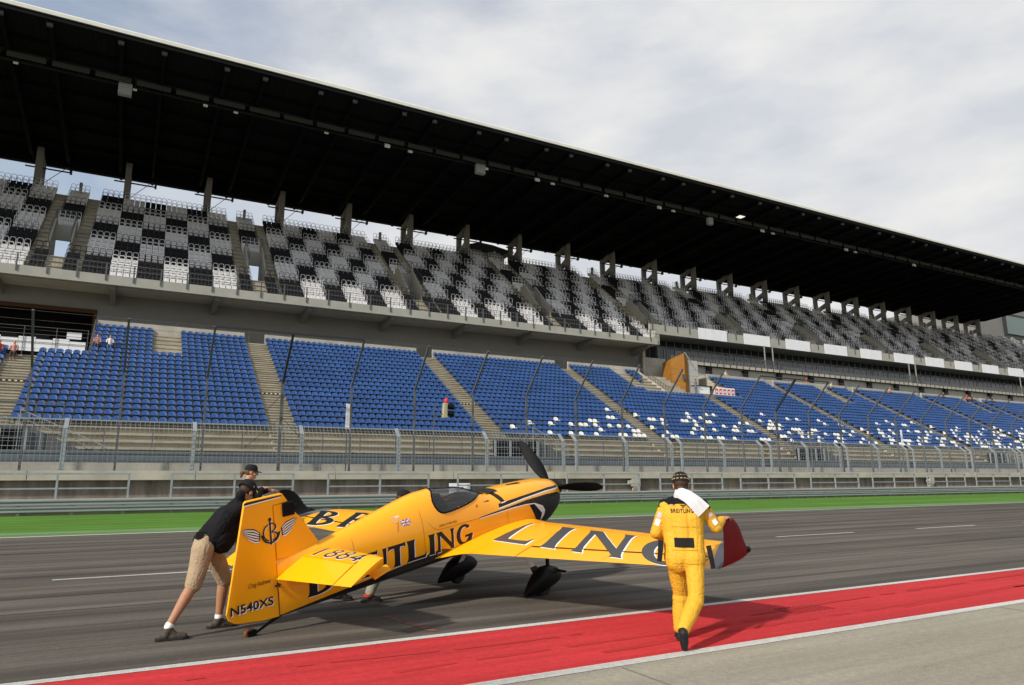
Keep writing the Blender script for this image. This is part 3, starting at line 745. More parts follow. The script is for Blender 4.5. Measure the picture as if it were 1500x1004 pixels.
# ------------------------------------------------------------------ lettering built from flared strokes
def st(pairs):
    # pairs of (left, right) points along a stroke -> densely subdivided strip
    return pairs
def stem(x, w, y0=0.0, y1=1.0, f=.05, lean=0.0):
    ys = [0, .08, .2, .4, .6, .8, .92, 1]; out = []
    for t in ys:
        y = y0 + (y1 - y0) * t; ff = f * (1 if t in (0, 1) else (.35 if t in (.08, .92) else 0)); xx = x + lean * t
        out.append(((xx - w / 2 - ff, y), (xx + w / 2 + ff, y)))
    return out
def hbar(x0, x1, y, w, f=.04):
    return [((x0 + (x1 - x0) * t, y + w / 2 + (f if t > .95 else 0)), (x0 + (x1 - x0) * t, y - w / 2 - (f if t > .95 else 0))) for t in (0, .3, .6, .85, 1)]
def arc(cx, cy, rx, ry, wx, wy, a0, a1, n=22):
    out = []
    for k in range(n + 1):
        a = R(a0 + (a1 - a0) * k / n); c, s = math.cos(a), math.sin(a)
        out.append(((cx + rx * c, cy + ry * s), (cx + (rx - wx) * c, cy + (ry - wy) * s)))
    return out
GL = {
 'B': ([stem(.14, .22), arc(.20, .74, .42, .26, .19, .10, -90, 90), arc(.20, .27, .50, .28, .21, .11, -90, 90)], .76),
 'R': ([stem(.14, .22), arc(.20, .71, .46, .29, .20, .11, -90, 90), [((.28, .46), (.48, .46)), ((.42, .28), (.62, .30)), ((.56, .10), (.77, .12)), ((.60, 0), (.92, 0))]], .88),
 'E': ([stem(.14, .22), hbar(.14, .62, .94, .12), hbar(.14, .56, .52, .12), hbar(.14, .66, .06, .12)], .72),
 'I': ([stem(.18, .24)], .40),
 'T': ([stem(.38, .24, 0, .93), [((0, 1.02), (0, .80)), ((.08, 1.0), (.08, .86)), ((.38, 1.0), (.38, .88)), ((.68, 1.0), (.68, .86)), ((.76, 1.02), (.76, .80))]], .80),
 'L': ([stem(.14, .22), [((.10, .13), (.10, 0)), ((.45, .13), (.45, 0)), ((.62, .15), (.62, 0)), ((.70, .27), (.66, 0))]], .74),
 'N': ([stem(.11, .13), stem(.83, .13), [((.0, 1.0), (.27, 1.0)), ((.22, .75), (.44, .75)), ((.45, .45), (.66, .45)), ((.70, .12), (.86, .20)), ((.80, 0), (.90, .05))]], .96),
 'G': ([arc(.48, .5, .48, .52, .23, .13, 42, 332, 34), [((.52, .46), (.52, .34)), ((.66, .46), (.66, .34)), ((.98, .48), (.98, .33))], [((.72, .40), (.95, .40)), ((.72, .22), (.94, .22)), ((.70, .08), (.90, .12))]], 1.02),
 '1': ([stem(.22, .17, f=.0), [((.0, .80), (.02, .70)), ((.12, .92), (.14, .80)), ((.30, 1.0), (.30, .88))]], .40),
 '8': ([arc(.34, .75, .28, .26, .13, .09, 0, 360), arc(.34, .27, .34, .29, .15, .10, 0, 360)], .74),
 '4': ([stem(.50, .16, f=.0), [((.02, .34), (.12, .26)), ((.28, .68), (.36, .60)), ((.50, 1.0), (.54, .86))], [((.0, .36), (.0, .22)), ((.4, .36), (.4, .22)), ((.72, .36), (.72, .22))]], .76),
}
def strip_mesh(bb, pairs, fn, sub=3, across=3, mi=0):
    P = []
    for i in range(len(pairs) - 1):
        for k in range(sub):
            t = k / sub
            P.append(tuple(tuple(pairs[i][q][c] * (1 - t) + pairs[i + 1][q][c] * t for c in (0, 1)) for q in (0, 1)))
    P.append(pairs[-1]); vs = []
    for l, r_ in P:
        for a in range(across + 1):
            t = a / across; vs.append(fn(l[0] * (1 - t) + r_[0] * t, l[1] * (1 - t) + r_[1] * t))
    n = across + 1; fs = []
    for i in range(len(P) - 1):
        for a in range(across): fs.append((i * n + a, i * n + a + 1, (i + 1) * n + a + 1, (i + 1) * n + a))
    bb.add(vs, fs, mi)
def letter(ch, place, name, parent, sx=1.0, shadow=(.035, -.035), blk=M['decal_black'], eps=.0025, lift=1.0):
    strokes, w = GL[ch]
    bb = MB()
    for j, s in enumerate(strokes):
        strip_mesh(bb, s, lambda u, v: place(u + shadow[0], v + shadow[1], .0012 + .0003 * j), mi=1)
        strip_mesh(bb, s, lambda u, v: place(u, v, eps + .0003 * j), mi=0)
    return ppart(bb, name, [blk, M['decal_white']], parent, fixn=False)
# fuselage side, both sides
spans = [('B', -4.96, -4.62), ('R', -4.56, -4.24), ('E', -4.22, -3.98 - .03), ('I', -4.13 + .16, -3.89), ('T', -3.88, -3.60), ('L', -3.59, -3.25), ('I', -3.24, -3.10), ('N', -3.09, -2.76), ('G', -2.73, -2.40)]
for sg in (1, -1):
    for ch, xa, xb in spans:
        w = GL[ch][1]
        def place(u, v, e, xa=xa, xb=xb, w=w, sg=sg):
            x = (xa + (xb - xa) * u / w) if sg > 0 else (-7.36 - (xa + (xb - xa) * (1 - u / w)) )
            x = x if sg > 0 else (xb - (xb - xa) * u / w)
            zb_ = -.305 - .065 * max(0, min(1, (-3.5 - x) / 1.4)); zt_ = -.035 - .03 * max(0, min(1, (-3.6 - x) / 1.2))
            z = zb_ + (zt_ - zb_) * v
            return (x, sg * (hy(x, z) + e), z)
        letter(ch, place, 'lettering', fus)
# wing tops: starboard reads LING, port reads BREIT towards the fuselage
def wing_top(x, y, e):
    xl, xt = wle(y), wte(y); s = (xl - x) / (xl - xt); return (x, y, wz(y) + af(s, WT) * (xl - xt) + e)
wings = [o for o in kids(PL) if o.name.startswith('wing')]
stw, ptw = wings[0], wings[1]
for ch, y0, wd, sg, sl in (('L', .56, .74, 1, .20), ('I', 1.47, .32, 1, .25), ('N', 2.02, .80, 1, .25), ('G', 3.0, .78, 1, .22), ('B', -3.36, .60, -1, .50), ('R', -2.64, .62, -1, .38), ('E', -1.95, .5, -1, .36), ('I', -1.42, .26, -1, .32), ('T', -1.16, .5, -1, .25)):
    w = GL[ch][1]
    def place(u, v, e, y0=y0, wd=wd, w=w, sl=sl): 
        y = y0 + wd * u / w - sl * v; xb_ = -2.18 - .115 * abs(y); xt_ = -1.235 - .165 * abs(y); x = xb_ + (xt_ - xb_) * v; y = max(.40, y) if y > 0 else min(-.40, y)
        return wing_top(x, y, e)
    letter(ch, place, 'lettering', stw if sg > 0 else ptw, shadow=(.032, -.022), blk=M['decal_black'] if sg < 0 else M['decal_charcoal'])
for sg, wo in ((1, stw), (-1, ptw)):                    # black strip painted on the hinge line for the shade in the aileron gap
    bb = MB(); strip_mesh(bb, [((y, ahx(y) + .012), (y, ahx(y) - .016)) for y in np.linspace(1.36, 3.82, 9)], lambda u, v: wing_top(v, sg * u, .002), 2, 1); ppart(bb, 'gap_shade_strip', M['decal_black'], wo, fixn=False)
# tailplane number
stabs = [o for o in kids(PL) if o.name.startswith('tailplane')]
def stab_top(x, y, e): 
    c = sle_(y) + 5.42; return (x, y, .08 + af((sle_(y) - x) / c, .095) * c + e)
for i, ch in enumerate('1884'):
    w = GL[ch][1]
    def place(u, v, e, i=i, w=w): return stab_top(-4.935 + .30 * v, .13 + .215 * i + .19 * u / .74 - .08 * v, e)
    letter(ch, place, 'lettering', stabs[0], shadow=(.05, -.05))
# plain painted stripes and the black nose, following the cowl
def decal_poly(pts, m, name, e, parent, sides=(1, -1)):
    for sg in sides:
        bm = bmesh.new(); vs = [bm.verts.new((x, 0, z)) for x, z in pts]; bm.faces.new(vs); bmesh.ops.triangulate(bm, faces=bm.faces)
        xs = [p[0] for p in pts]; zs = [p[1] for p in pts]
        for c in np.arange(min(xs) + .03, max(xs), .03): bmesh.ops.bisect_plane(bm, geom=bm.verts[:] + bm.edges[:] + bm.faces[:], plane_co=(c, 0, 0), plane_no=(1, 0, 0))
        for c in np.arange(min(zs) + .02, max(zs), .02): bmesh.ops.bisect_plane(bm, geom=bm.verts[:] + bm.edges[:] + bm.faces[:], plane_co=(0, 0, c), plane_no=(0, 0, 1))
        bb = MB(); bm.verts.index_update(); bb.add([(v.co.x, sg * (hy(v.co.x, v.co.z) + e), v.co.z) for v in bm.verts], [tuple(v.index for v in f.verts) for f in bm.faces]); bm.free()
        ppart(bb, name, m, parent, 40, fixn=False)
up_str = [(-1.78, .10), (-1.80, .045), (-1.2, .075), (-.6, .085), (-.14, .062), (-.14, .095), (-.5, .118), (-1.2, .112)]
decal_poly(up_str, M['decal_black'], 'cowl_stripe', .0025, fus)
decal_poly([(-1.82, .045), (-1.80, .028), (-1.2, .058), (-.6, .068), (-.13, .046), (-.13, .062), (-.6, .085), (-1.2, .075)], M['decal_white'], 'cowl_pinstripe', .002, fus)
blkn = [(-2.23, -.002), (-1.98, .008), (-1.66, .015), (-1.15, .037), (-.6, .032), (-.25, .0), (-.06, -.06), (-.07, -.19), (-.22, -.315), (-.48, -.42), (-.86, -.42), (-.80, -.36), (-.715, -.27), (-.70, -.2), (-.76, -.122), (-.96, -.043), (-1.18, -.019), (-1.5, -.007), (-1.9, -.010), (-2.23, -.012)]
decal_poly(blkn, M['decal_black'], 'cowl_black_panel', .0025, fus)
wl_ = [(-.84, -.43), (-.80, -.36), (-.715, -.27), (-.70, -.2), (-.76, -.122), (-.96, -.043), (-1.18, -.019), (-1.5, -.007), (-2.23, -.014)]
wl2 = [(x - .014, z - .013) for x, z in wl_]
decal_poly(wl_ + [(-2.24, -.026)] + list(reversed(wl2))[1:], M['decal_white'], 'cowl_pinstripe', .004, fus)
coll = [(-1.80, .262), (-1.70, .258), (-1.66, .20), (-1.62, .10), (-1.70, .095), (-1.755, .18)]
decal_poly(coll, M['decal_black'], 'windscreen_band', .0025, fus)
decal_poly([(-1.715, .092), (-1.60, .098), (-1.61, .108), (-1.70, .108)], M['decal_white'], 'cowl_pinstripe', .0028, fus)
bb = MB(); bb.loft([[(x, y, spl(x, HX, HT) + .004 - (abs(y) / .2) ** 2 * .025) for y in np.linspace(-.2, .2, 9)] for x in np.linspace(-1.60, -1.86, 6)], closed=False, cap=False); ppart(bb, 'glare_shield', M['decal_black'], smooth=60, fixn=False)
# panel seams on cowl, fuselage and wing
M['panel_seam'] = mat('panel_seam', (.40, .16, .004), .5)
bb = MB()
for xs_, z0_, z1_ in ((-.98, -.40, .19), (-1.64, -.36, .20), (-3.30, -.26, .30), (-4.35, -.30, .16)):
    strip_mesh(bb, [((xs_ - .003, z), (xs_ + .003, z)) for z in np.linspace(z0_, z1_, 16)], lambda u, v: (u, hy(u, v) + .0012, v), 1, 1)
for x_ in np.linspace(-.30, -1.55, 12):
    strip_mesh(bb, arc(x_, .012 + .0 * x_, .006, .006, .005, .005, 0, 360, 8), lambda u, v: (u, hy(u, v) + .0035, v), 1, 1)
ppart(bb, 'panel_seams', M['panel_seam'], fus, fixn=False)
for sg, wo in ((1, None), (-1, None)):
    bb = MB()
    wtop_ = lambda x, y, e: (x, y, wz(y) + af((wle(y) - x) / (wle(y) - wte(y)), WT) * (wle(y) - wte(y)) + e)
    strip_mesh(bb, [((y, wle(y) - .30), (y, wle(y) - .305)) for y in np.linspace(.5, 3.6, 12)], lambda u, v: wtop_(v, sg * u, .0012), 1, 1)
    for yy in (1.34, 2.6): strip_mesh(bb, [((yy - .003, x), (yy + .003, x)) for x in np.linspace(wle(yy) - .1, wte(yy) + .05, 12)], lambda u, v: wtop_(v, sg * u, .0014), 1, 1)
    ppart(bb, 'panel_seams', M['panel_seam'], [o for o in kids(PL) if o.name.startswith('wing')][0 if sg > 0 else 1], fixn=False)
# text helper: built-in font turned into a flat mesh, then laid on a surface
def text_polys(body, size=1.0, shear=0.0, off=0.0, spacing=1.0):
    cu = bpy.data.curves.new('txt', 'FONT'); cu.body = body; cu.size = size; cu.shear = shear; cu.offset = off; cu.space_character = spacing; cu.resolution_u = 3
    o = bpy.data.objects.new('txt', cu); COL.objects.link(o); bpy.context.view_layer.update()
    me = bpy.data.meshes.new_from_object(o.evaluated_get(bpy.context.evaluated_depsgraph_get()))
    vs = [(v.co.x, v.co.y) for v in me.vertices]; fs = [tuple(p.vertices) for p in me.polygons]
    bpy.data.objects.remove(o); bpy.data.curves.remove(cu); bpy.data.meshes.remove(me)
    x0 = min(v[0] for v in vs); x1 = max(v[0] for v in vs)
    return [(x - x0, y) for x, y in vs], fs, x1 - x0
def text_on(body, fn, height, m, name, parent, width=None, eps=.002, shear=0.0, off=.0, **k):
    vs, fs, w = text_polys(body, 1.0, shear, off, **k); cap = .70
    sx = (width / w) if width else height / cap; sy = height / cap
    bb = MB(); bb.add([fn(x * sx, y * sy, eps) for x, y in vs], fs); return ppart(bb, name, m, parent, fixn=False)
def on_rud(ax, az, dx, dz, sg=1):
    # reading direction along +x on the starboard face
    def f(u, v, e): 
        x = ax + u * dx[0] + v * dz[0]; z = az + u * dx[1] + v * dz[1]; return (x, sg * (.0285 + e), z)
    return f
for k_, (dx_, e_, m_) in enumerate(((.012, .001, M['decal_white']), (0, .0022, M['decal_black']))):
    text_on('N540XS', on_rud(-5.885 + dx_, -.302 - dx_, (1, -.045), (.05, 1)), .088, m_, 'registration', rud, width=.51, off=.022, eps=e_)
text_on('Craig Andrews', on_rud(-5.66, -.075, (1, -.03), (0, 1)), .050, M['decal_black'], 'name_script', rud, width=.27, shear=.35)
bb = MB(); bb.add([(-5.655, .0295, .812), (-5.195, .0295, .832), (-5.18, .0295, .845), (-5.65, .0295, .838)], [(0, 1, 2, 3)], 0); bb.add([(-5.655, .0292, .797), (-5.21, .0292, .819), (-5.195, .0292, .832), (-5.655, .0292, .812)], [(0, 1, 2, 3)], 1); ppart(bb, 'rudder_stripe', [M['decal_black'], M['decal_white']], rud, fixn=False)
# winged anchor emblem on the fin and rudder
bb = MB(); cx, cz = -5.352, .455
def em(u, v, e): return (cx + u, .0285 + e + (.002 if cx + u > -5.3 else 0), cz + v)
def S(pairs, mi, e): strip_mesh(bb, pairs, lambda u, v: em(u, v, e), sub=2, across=2, mi=mi)
for ox, mi_, e_ in ((.007, 1, .002), (0, 0, .004)):
    def T_(pairs, e): S([((l_[0] + ox, l_[1] - ox), (r_[0] + ox, r_[1] - ox)) for l_, r_ in pairs], mi_, e)
    T_(arc(0, 0, .118, .118, .020, .020, 195, 345), e_)
    T_([((-.125, .0), (-.085, -.015)), ((-.105, -.055), (-.09, -.055))], e_ + .0001); T_([((.125, .0), (.085, -.015)), ((.105, -.055), (.09, -.055))], e_ + .0002)
    T_([((-.010, .14), (.008, .14)), ((-.012, -.13), (.010, -.13))], e_ + .0003); T_(arc(-.001, .148, .020, .020, .020, .020, 0, 360, 14), e_ + .0004)
    T_(arc(.005, .058, .070, .050, .017, .013, -80, 110), e_ + .0005); T_(arc(.005, -.040, .088, .052, .019, .014, -80, 85), e_ + .0006); T_(arc(-.012, .005, .085, .095, .017, .014, 100, 262), e_ + .0007)
for sg_ in (-1, 1):
    wing_u = [(.135, .035), (.20, .085), (.30, .105), (.345, .10)]; wing_l = [(.145, -.075), (.20, -.07), (.27, -.02), (.345, .09)]
    S([((sg_ * a[0], a[1]), (sg_ * b_[0], b_[1])) for a, b_ in zip(wing_u, wing_l)], 1, .002)
    for q in range(5):
        t0, t1 = q / 5, q / 5 + .085
        S([((sg_ * (a[0] * (1 - t0) + b_[0] * t0), a[1] * (1 - t0) + b_[1] * t0), (sg_ * (a[0] * (1 - t1) + b_[0] * t1), a[1] * (1 - t1) + b_[1] * t1)) for a, b_ in zip(wing_u, wing_l)], 0, .0035)
    S([((sg_ * .13, .03), (sg_ * .142, .03)), ((sg_ * .14, -.06), (sg_ * .152, -.06))], 0, .0037)
ppart(bb, 'winged_emblem', [M['decal_black'], M['decal_white']], rud, fixn=False)
# small marks on the side: flag, number nine emblem, hatch writing
def on_fus(ax, az, dx=(1, 0), dz=(0, 1)):
    def f(u, v, e):
        x = ax + u * dx[0] + v * dz[0]; z = az + u * dx[1] + v * dz[1]; return (x, hy(x, z) + e, z)
    return f
bb = MB(); ff = on_fus(-3.625, .16)
def Q(u0, v0, u1, v1, mi, e): strip_mesh(bb, [((u0, v0), (u0, v1)), ((u1, v0), (u1, v1))], lambda u, v: ff(u, v, e), 3, 2, mi)
Q(0, 0, .145, .078, 0, .0015)
for a, b_ in (((0, 0), (.145, .078)), ((0, .078), (.145, 0))):
    strip_mesh(bb, [((a[0], a[1] + .008), (a[0], a[1] - .008)), ((b_[0], b_[1] + .008), (b_[0], b_[1] - .008))], lambda u, v: ff(u, min(.078, max(0, v)), .0025), 6, 2, 1)
Q(.058, 0, .087, .078, 1, .003); Q(0, .026, .145, .052, 1, .0032); Q(.065, 0, .080, .078, 2, .004); Q(0, .032, .145, .046, 2, .0042)
ppart(bb, 'flag_mark', [M['decal_blue'], M['decal_white'], M['decal_red']], fus, fixn=False)
bb = MB(); f9 = on_fus(-3.735, .115)
strip_mesh(bb, arc(.045, .15, .05, .05, .018, .018, 0, 360), lambda u, v: f9(u, v, .002), 1, 2, 0); strip_mesh(bb, [((.028, .0), (.048, .0)), ((.075, .14), (.098, .15))], lambda u, v: f9(u, v, .0024), 4, 2, 0)
strip_mesh(bb, arc(.045, .15, .042, .042, .005, .005, 0, 360), lambda u, v: f9(u, v, .0028), 1, 1, 1)
for q in range(2): strip_mesh(bb, [((.06, .165 + .014 * q), (.06, .157 + .014 * q)), ((.12, .175 + .01 * q), (.12, .168 + .01 * q))], lambda u, v: f9(u, v, .003), 3, 1, 1)
ppart(bb, 'number_emblem', [M['decal_orange'], M['decal_white']], fus, fixn=False)
text_on('OPEN OTHER SIDE', on_fus(-3.03, .028, (1, .0)), .028, M['decal_black'], 'hatch_writing', fus, width=.33)
bb = MB(); fl = on_fus(0, 0); ln = [(-3.21, .13), (-3.16, .07), (-3.11, .022), (-3.03, -.004), (-2.9, -.006), (-2.27, -.012), (-1.83, -.022)]
strip_mesh(bb, [((x, z + .002), (x, z - .002)) for x, z in ln], lambda u, v: fl(u, v, .0016), 6, 1); ppart(bb, 'hatch_seam', M['decal_black'], fus, fixn=False)
bb = MB(); fn_ = on_fus(-.99, -.255)
for q in range(4): strip_mesh(bb, [((.0 + .03 * q, .14 - .018 * q), (.0 + .03 * q, .131 - .018 * q)), ((.20 - .02 * q, .15 - .018 * q), (.20 - .02 * q, .141 - .018 * q))], lambda u, v: fn_(u, v, .0015), 3, 1, 0)
strip_mesh(bb, [((.08, .09), (.11, .09)), ((.10, .03), (.12, .03))], lambda u, v: fn_(u, v, .002), 2, 1, 0)
ppart(bb, 'wing_badge', M['decal_black'], fus, fixn=False)
bb = MB()
for q in range(4): strip_mesh(bb, [((.02 + .035 * q, .02), (.035 + .035 * q, .02)), ((.035 + .035 * q, .062), (.05 + .035 * q, .062))], lambda u, v: fn_(u, v, .002), 2, 1, 0)
ppart(bb, 'badge_strokes', M['decal_red'], fus, fixn=False)
bb = MB(); fr_ = on_fus(-2.27, .14); strip_mesh(bb, arc(.02, .02, .02, .02, .012, .012, 0, 360), lambda u, v: fr_(u, v, .002), 1, 1, 0); ppart(bb, 'rescue_mark', M['decal_red'], fus, fixn=False)
bb = MB()
for sx_, x0_, x1_ in ((.06, -1.25, -.95),):
    strip_mesh(bb, [((x0_, .10), (x0_, .06)), ((x1_, .14), (x1_, .06))], lambda u, v: (u, v, spl(u, HX, HT) - .003 + .004), 4, 2)
ppart(bb, 'cowl_mark', M['decal_black'], fus, fixn=False)
# ------------------------------------------------------------------ people: capsule skeletons fused into one continuous surface
def V3(*a): return Vector(a)
class Blob:
    def __init__(self): self.b = MB()
    def cap(self, p, q, r0, r1, n=14):
        p = Vector(p); q = Vector(q); d = q - p; L_ = d.length
        if L_ < 1e-6: return self
        d /= L_; k = 5; pts = []; rs = []
        for i in range(k): a = math.pi / 2 * (1 - i / k); pts.append(p - d * r0 * math.sin(a)); rs.append(max(.0008, r0 * math.cos(a)))
        pts += [p, q]; rs += [r0, r1]
        for i in range(1, k + 1): a = math.pi / 2 * i / k; pts.append(q + d * r1 * math.sin(a)); rs.append(max(.0008, r1 * math.cos(a)))
        self.b.tube(pts, rs, n); return self
    def ell(self, c, r, rot=None, n=16, m=10):
        c = Vector(c); rot = rot or Matrix.Identity(3); vs = []
        for i in range(1, m):
            th = math.pi * i / m
            for k in range(n):
                ph = 2 * math.pi * k / n; vs.append(c + rot @ Vector((r[0] * math.sin(th) * math.cos(ph), r[1] * math.sin(th) * math.sin(ph), r[2] * math.cos(th))))
        t = len(vs); vs += [c + rot @ Vector((0, 0, r[2])), c + rot @ Vector((0, 0, -r[2]))]; fs = []
        for i in range(m - 2):
            for k in range(n): k2 = (k + 1) % n; fs.append((i * n + k, (i + 1) * n + k, (i + 1) * n + k2, i * n + k2))
        for k in range(n): fs.append((t, k, (k + 1) % n)); fs.append((t + 1, (m - 2) * n + (k + 1) % n, (m - 2) * n + k))
        self.b.add(vs, fs); return self
    def chain(self, pts, rs):
        for i in range(len(pts) - 1): self.cap(pts[i], pts[i + 1], rs[i], rs[i + 1])
        return self
    def fuse(self, name, m, parent, voxel=.008, smooth=6, crease=0.0, cs=(1, 1, 1), freq=14, seed=0.0, cut=None):
        me = self.b.mesh(name + '_raw', M['skin'])
        o = bpy.data.objects.new(name, me); COL.objects.link(o)
        md = o.modifiers.new('r', 'REMESH'); md.mode = 'VOXEL'; md.voxel_size = voxel; md.use_smooth_shade = True
        sm = o.modifiers.new('s', 'SMOOTH'); sm.factor = .5; sm.iterations = smooth
        bpy.context.view_layer.update()
        new = bpy.data.meshes.new_from_object(o.evaluated_get(bpy.context.evaluated_depsgraph_get()))
        o.modifiers.clear(); o.data = new; new.name = name; bpy.data.meshes.remove(me)
        new.materials.clear()
        for mm in (m if isinstance(m, (list, tuple)) else [m]): new.materials.append(mm)
        if crease:
            nv_ = len(new.vertices); ca = np.empty(nv_ * 3, dtype=np.float32); na = np.empty(nv_ * 3, dtype=np.float32)
            new.vertices.foreach_get('co', ca); new.vertices.foreach_get('normal', na); ca = ca.reshape(-1, 3); na = na.reshape(-1, 3)
            for i_ in range(nv_):
                p = Vector(ca[i_]); q = Vector((p.x * cs[0], p.y * cs[1], p.z * cs[2])) * freq + Vector((seed, seed, 0))
                n1_ = noise.noise(q); n2_ = noise.noise(Vector((q.x * 1.7 + q.z * .9, q.y * 1.7 - q.z * .8, q.z * 2.3)))
                d = n1_ * .45 - max(0, 1 - abs(n2_) / .13) * .8 - max(0, 1 - abs(noise.noise(q * .8 + Vector((9, 3, 5)))) / .08) * .5
                ca[i_] += na[i_] * (d * crease)
            new.vertices.foreach_set('co', ca.ravel())
        if cut:
            bm = bmesh.new(); bm.from_mesh(new)
            for co, no in cut: bmesh.ops.bisect_plane(bm, geom=bm.verts[:] + bm.edges[:] + bm.faces[:], plane_co=co, plane_no=no, clear_outer=True)
            bm.to_mesh(new); bm.free()
        new.polygons.foreach_set('use_smooth', [True] * len(new.polygons)); new.update()
        if parent is not None: o.parent = parent; o.location = -Vector(parent.location)
        return o
def frame(fw, upv=(0, 0, 1)):
    f = Vector(fw).normalized(); u = Vector(upv); l = u.cross(f).normalized(); u = f.cross(l).normalized()
    return Matrix((f, l, u)).transposed()                   # columns: forward, left, up
def add_head(bl, c, rot, k=1.0):
    P = lambda x, y, z: Vector(c) + rot @ (Vector((x, y, z)) * k)
    E_ = lambda x, y, z, a, b_, d: bl.ell(P(x, y, z), (a * k, b_ * k, d * k), rot)
    E_(-.012, 0, .035, .098, .076, .090); E_(.022, 0, -.028, .068, .062, .082); E_(.042, 0, -.082, .042, .042, .034)
    E_(.066, 0, .028, .026, .052, .014); E_(.086, 0, -.068, .012, .026, .007); E_(.084, 0, -.079, .012, .021, .007)
    bl.cap(P(.088, 0, .008), P(.112, 0, -.028), .009 * k, .014 * k); E_(.098, 0, -.034, .014, .018, .009)
    for s in (1, -1): E_(-.008, s * .077, -.008, .022, .010, .032); E_(.055, s * .045, -.03, .024, .02, .02)
def add_eyes(c, rot, par, k=1.0):
    b = Blob(); b2 = Blob()
    P = lambda x, y, z: Vector(c) + rot @ (Vector((x, y, z)) * k)
    for s in (1, -1): b.ell(P(.079, s * .031, .006), (.011 * k,) * 3, rot, 10, 7); b2.ell(P(.087, s * .031, .006), (.0045 * k,) * 3, rot, 8, 6)
    o = b.b.build('eyes', M['eyewhite'], par, 60); o.location = -Vector(par.location)
    o2 = b2.b.build('irises', M['iris'], o, 60)
def hand(bl, w, d, palm_n, side, curl=.5, k=1.0):
    # w wrist, d pointing direction, palm_n direction the palm faces, side +1 when the thumb lies along d x palm_n
    d = Vector(d).normalized(); n = Vector(palm_n); n = (n - d * n.dot(d)).normalized(); s = d.cross(n) * side
    w = Vector(w); pc = w + d * .055 * k
    rot = Matrix((d, s, n)).transposed()
    bl.cap(w - d * .02 * k, w + d * .03 * k, .026 * k, .028 * k); bl.ell(pc, (.052 * k, .042 * k, .016 * k), rot)
    for i, (off, ln) in enumerate(((.030, .070), (.010, .080), (-.010, .075), (-.029, .058))):
        b0 = w + d * .092 * k + s * off * k; a1 = curl * .8; a2 = curl * 1.7; a3 = curl * 2.4
        L_ = ln * k; v = lambda a: d * math.cos(a) + n * math.sin(a)
        p1 = b0 + v(a1) * L_ * .42; p2 = p1 + v(a2) * L_ * .33; p3 = p2 + v(a3) * L_ * .25
        bl.chain([b0 - d * .03 * k, b0, p1, p2, p3], [.011 * k, .0105 * k, .0095 * k, .0085 * k, .0075 * k])
    t0 = w + d * .035 * k + s * .035 * k; t1 = t0 + (d * .6 + s * .7 + n * .35).normalized() * .036 * k; t2 = t1 + (d * .8 + s * .2 + n * .6).normalized() * .030 * k
    bl.chain([w + d * .03 * k + s * .015 * k, t0, t1, t2], [.016 * k, .014 * k, .011 * k, .009 * k])
def cap_hat(c, rot, par, name='baseball_cap', k=1.0, m=None, brim=True, brim_dir=1):
    P = lambda x, y, z: Vector(c) + rot @ (Vector((x, y, z)) * k)
    bb = MB(); rg = []
    for t in np.linspace(0, 1, 9):
        a = t * math.pi / 2; z = .032 + .108 * math.sin(a) ** .9; r = max(.004, math.cos(a) ** .62)
        rg.append([tuple(P(-.012 + .109 * r * math.cos(q), .086 * r * math.sin(q), z)) for q in np.linspace(0, 2 * math.pi, 28, endpoint=False)])
    bb.loft(rg, cap=True); o = bb.build(name, m or M['cap'], par, 50, fixn=True); o.location = -Vector(par.location)
    if brim:
        b2 = MB(); rg = []
        for q in np.linspace(-1.15, 1.15, 13):
            x0, y0 = -.012 + .106 * math.cos(q), .084 * math.sin(q); ex = .075 * math.cos(q * .95)
            z0 = .036; z1 = .022 - .012 * (abs(q) ** 1.5)
            rg.append([tuple(P(brim_dir * x0, y0, z0)), tuple(P(brim_dir * (x0 + ex), y0 * 1.02, z1)), tuple(P(brim_dir * (x0 + ex), y0 * 1.02, z1 - .006)), tuple(P(brim_dir * x0, y0, z0 - .010))])
        b2.loft(rg, cap=True); b2.build('brim', M['cap'], o, 50, fixn=True)
    return o
def shoe_on(par, ank, heel, toe, m, name='shoe', up_=(0, 0, 1), k=1.0, r=.045):
    bl = Blob(); heel = Vector(heel); toe = Vector(toe); d = (toe - heel).normalized(); u = Vector(up_); u = (u - d * u.dot(d)).normalized()
    bl.cap(heel + u * .035, heel + d * .12 + u * .036, .036 * k, .038 * k); bl.cap(heel + d * .12 + u * .034, toe - d * .03 + u * .028, .043 * k, .034 * k)
    bl.cap(Vector(ank) - u * .0, heel + d * .05 + u * .05, .045 * k, .045 * k); bl.cap(Vector(ank), heel + d * .14 + u * .04, .04 * k, .036 * k)
    o = bl.fuse(name, m, par, .007, 4, .002, (1, 1, 1), 30)
    b2 = MB(); s = d.cross(u); ln = (toe - heel).length + .04
    out = [(-.05, -.03), (-.02, -.042), (.08, -.036), (ln * .72, -.05), (ln - .04, -.036), (ln - .015, 0), (ln - .04, .036), (ln * .72, .05), (.08, .036), (-.02, .042), (-.05, .03)]
    P = lambda a, b_, h: tuple(heel + d * (a - .0) + s * b_ + u * h)
    b2.loft([[P(a, b_, 0.002) for a, b_ in out], [P(a, b_, .022) for a, b_ in out]]); b2.build('sole', M['rubber'], o, fixn=True)
    return o
def person(name_label, loc, group=None):
    return thing('person', loc, name_label, 'person', group)

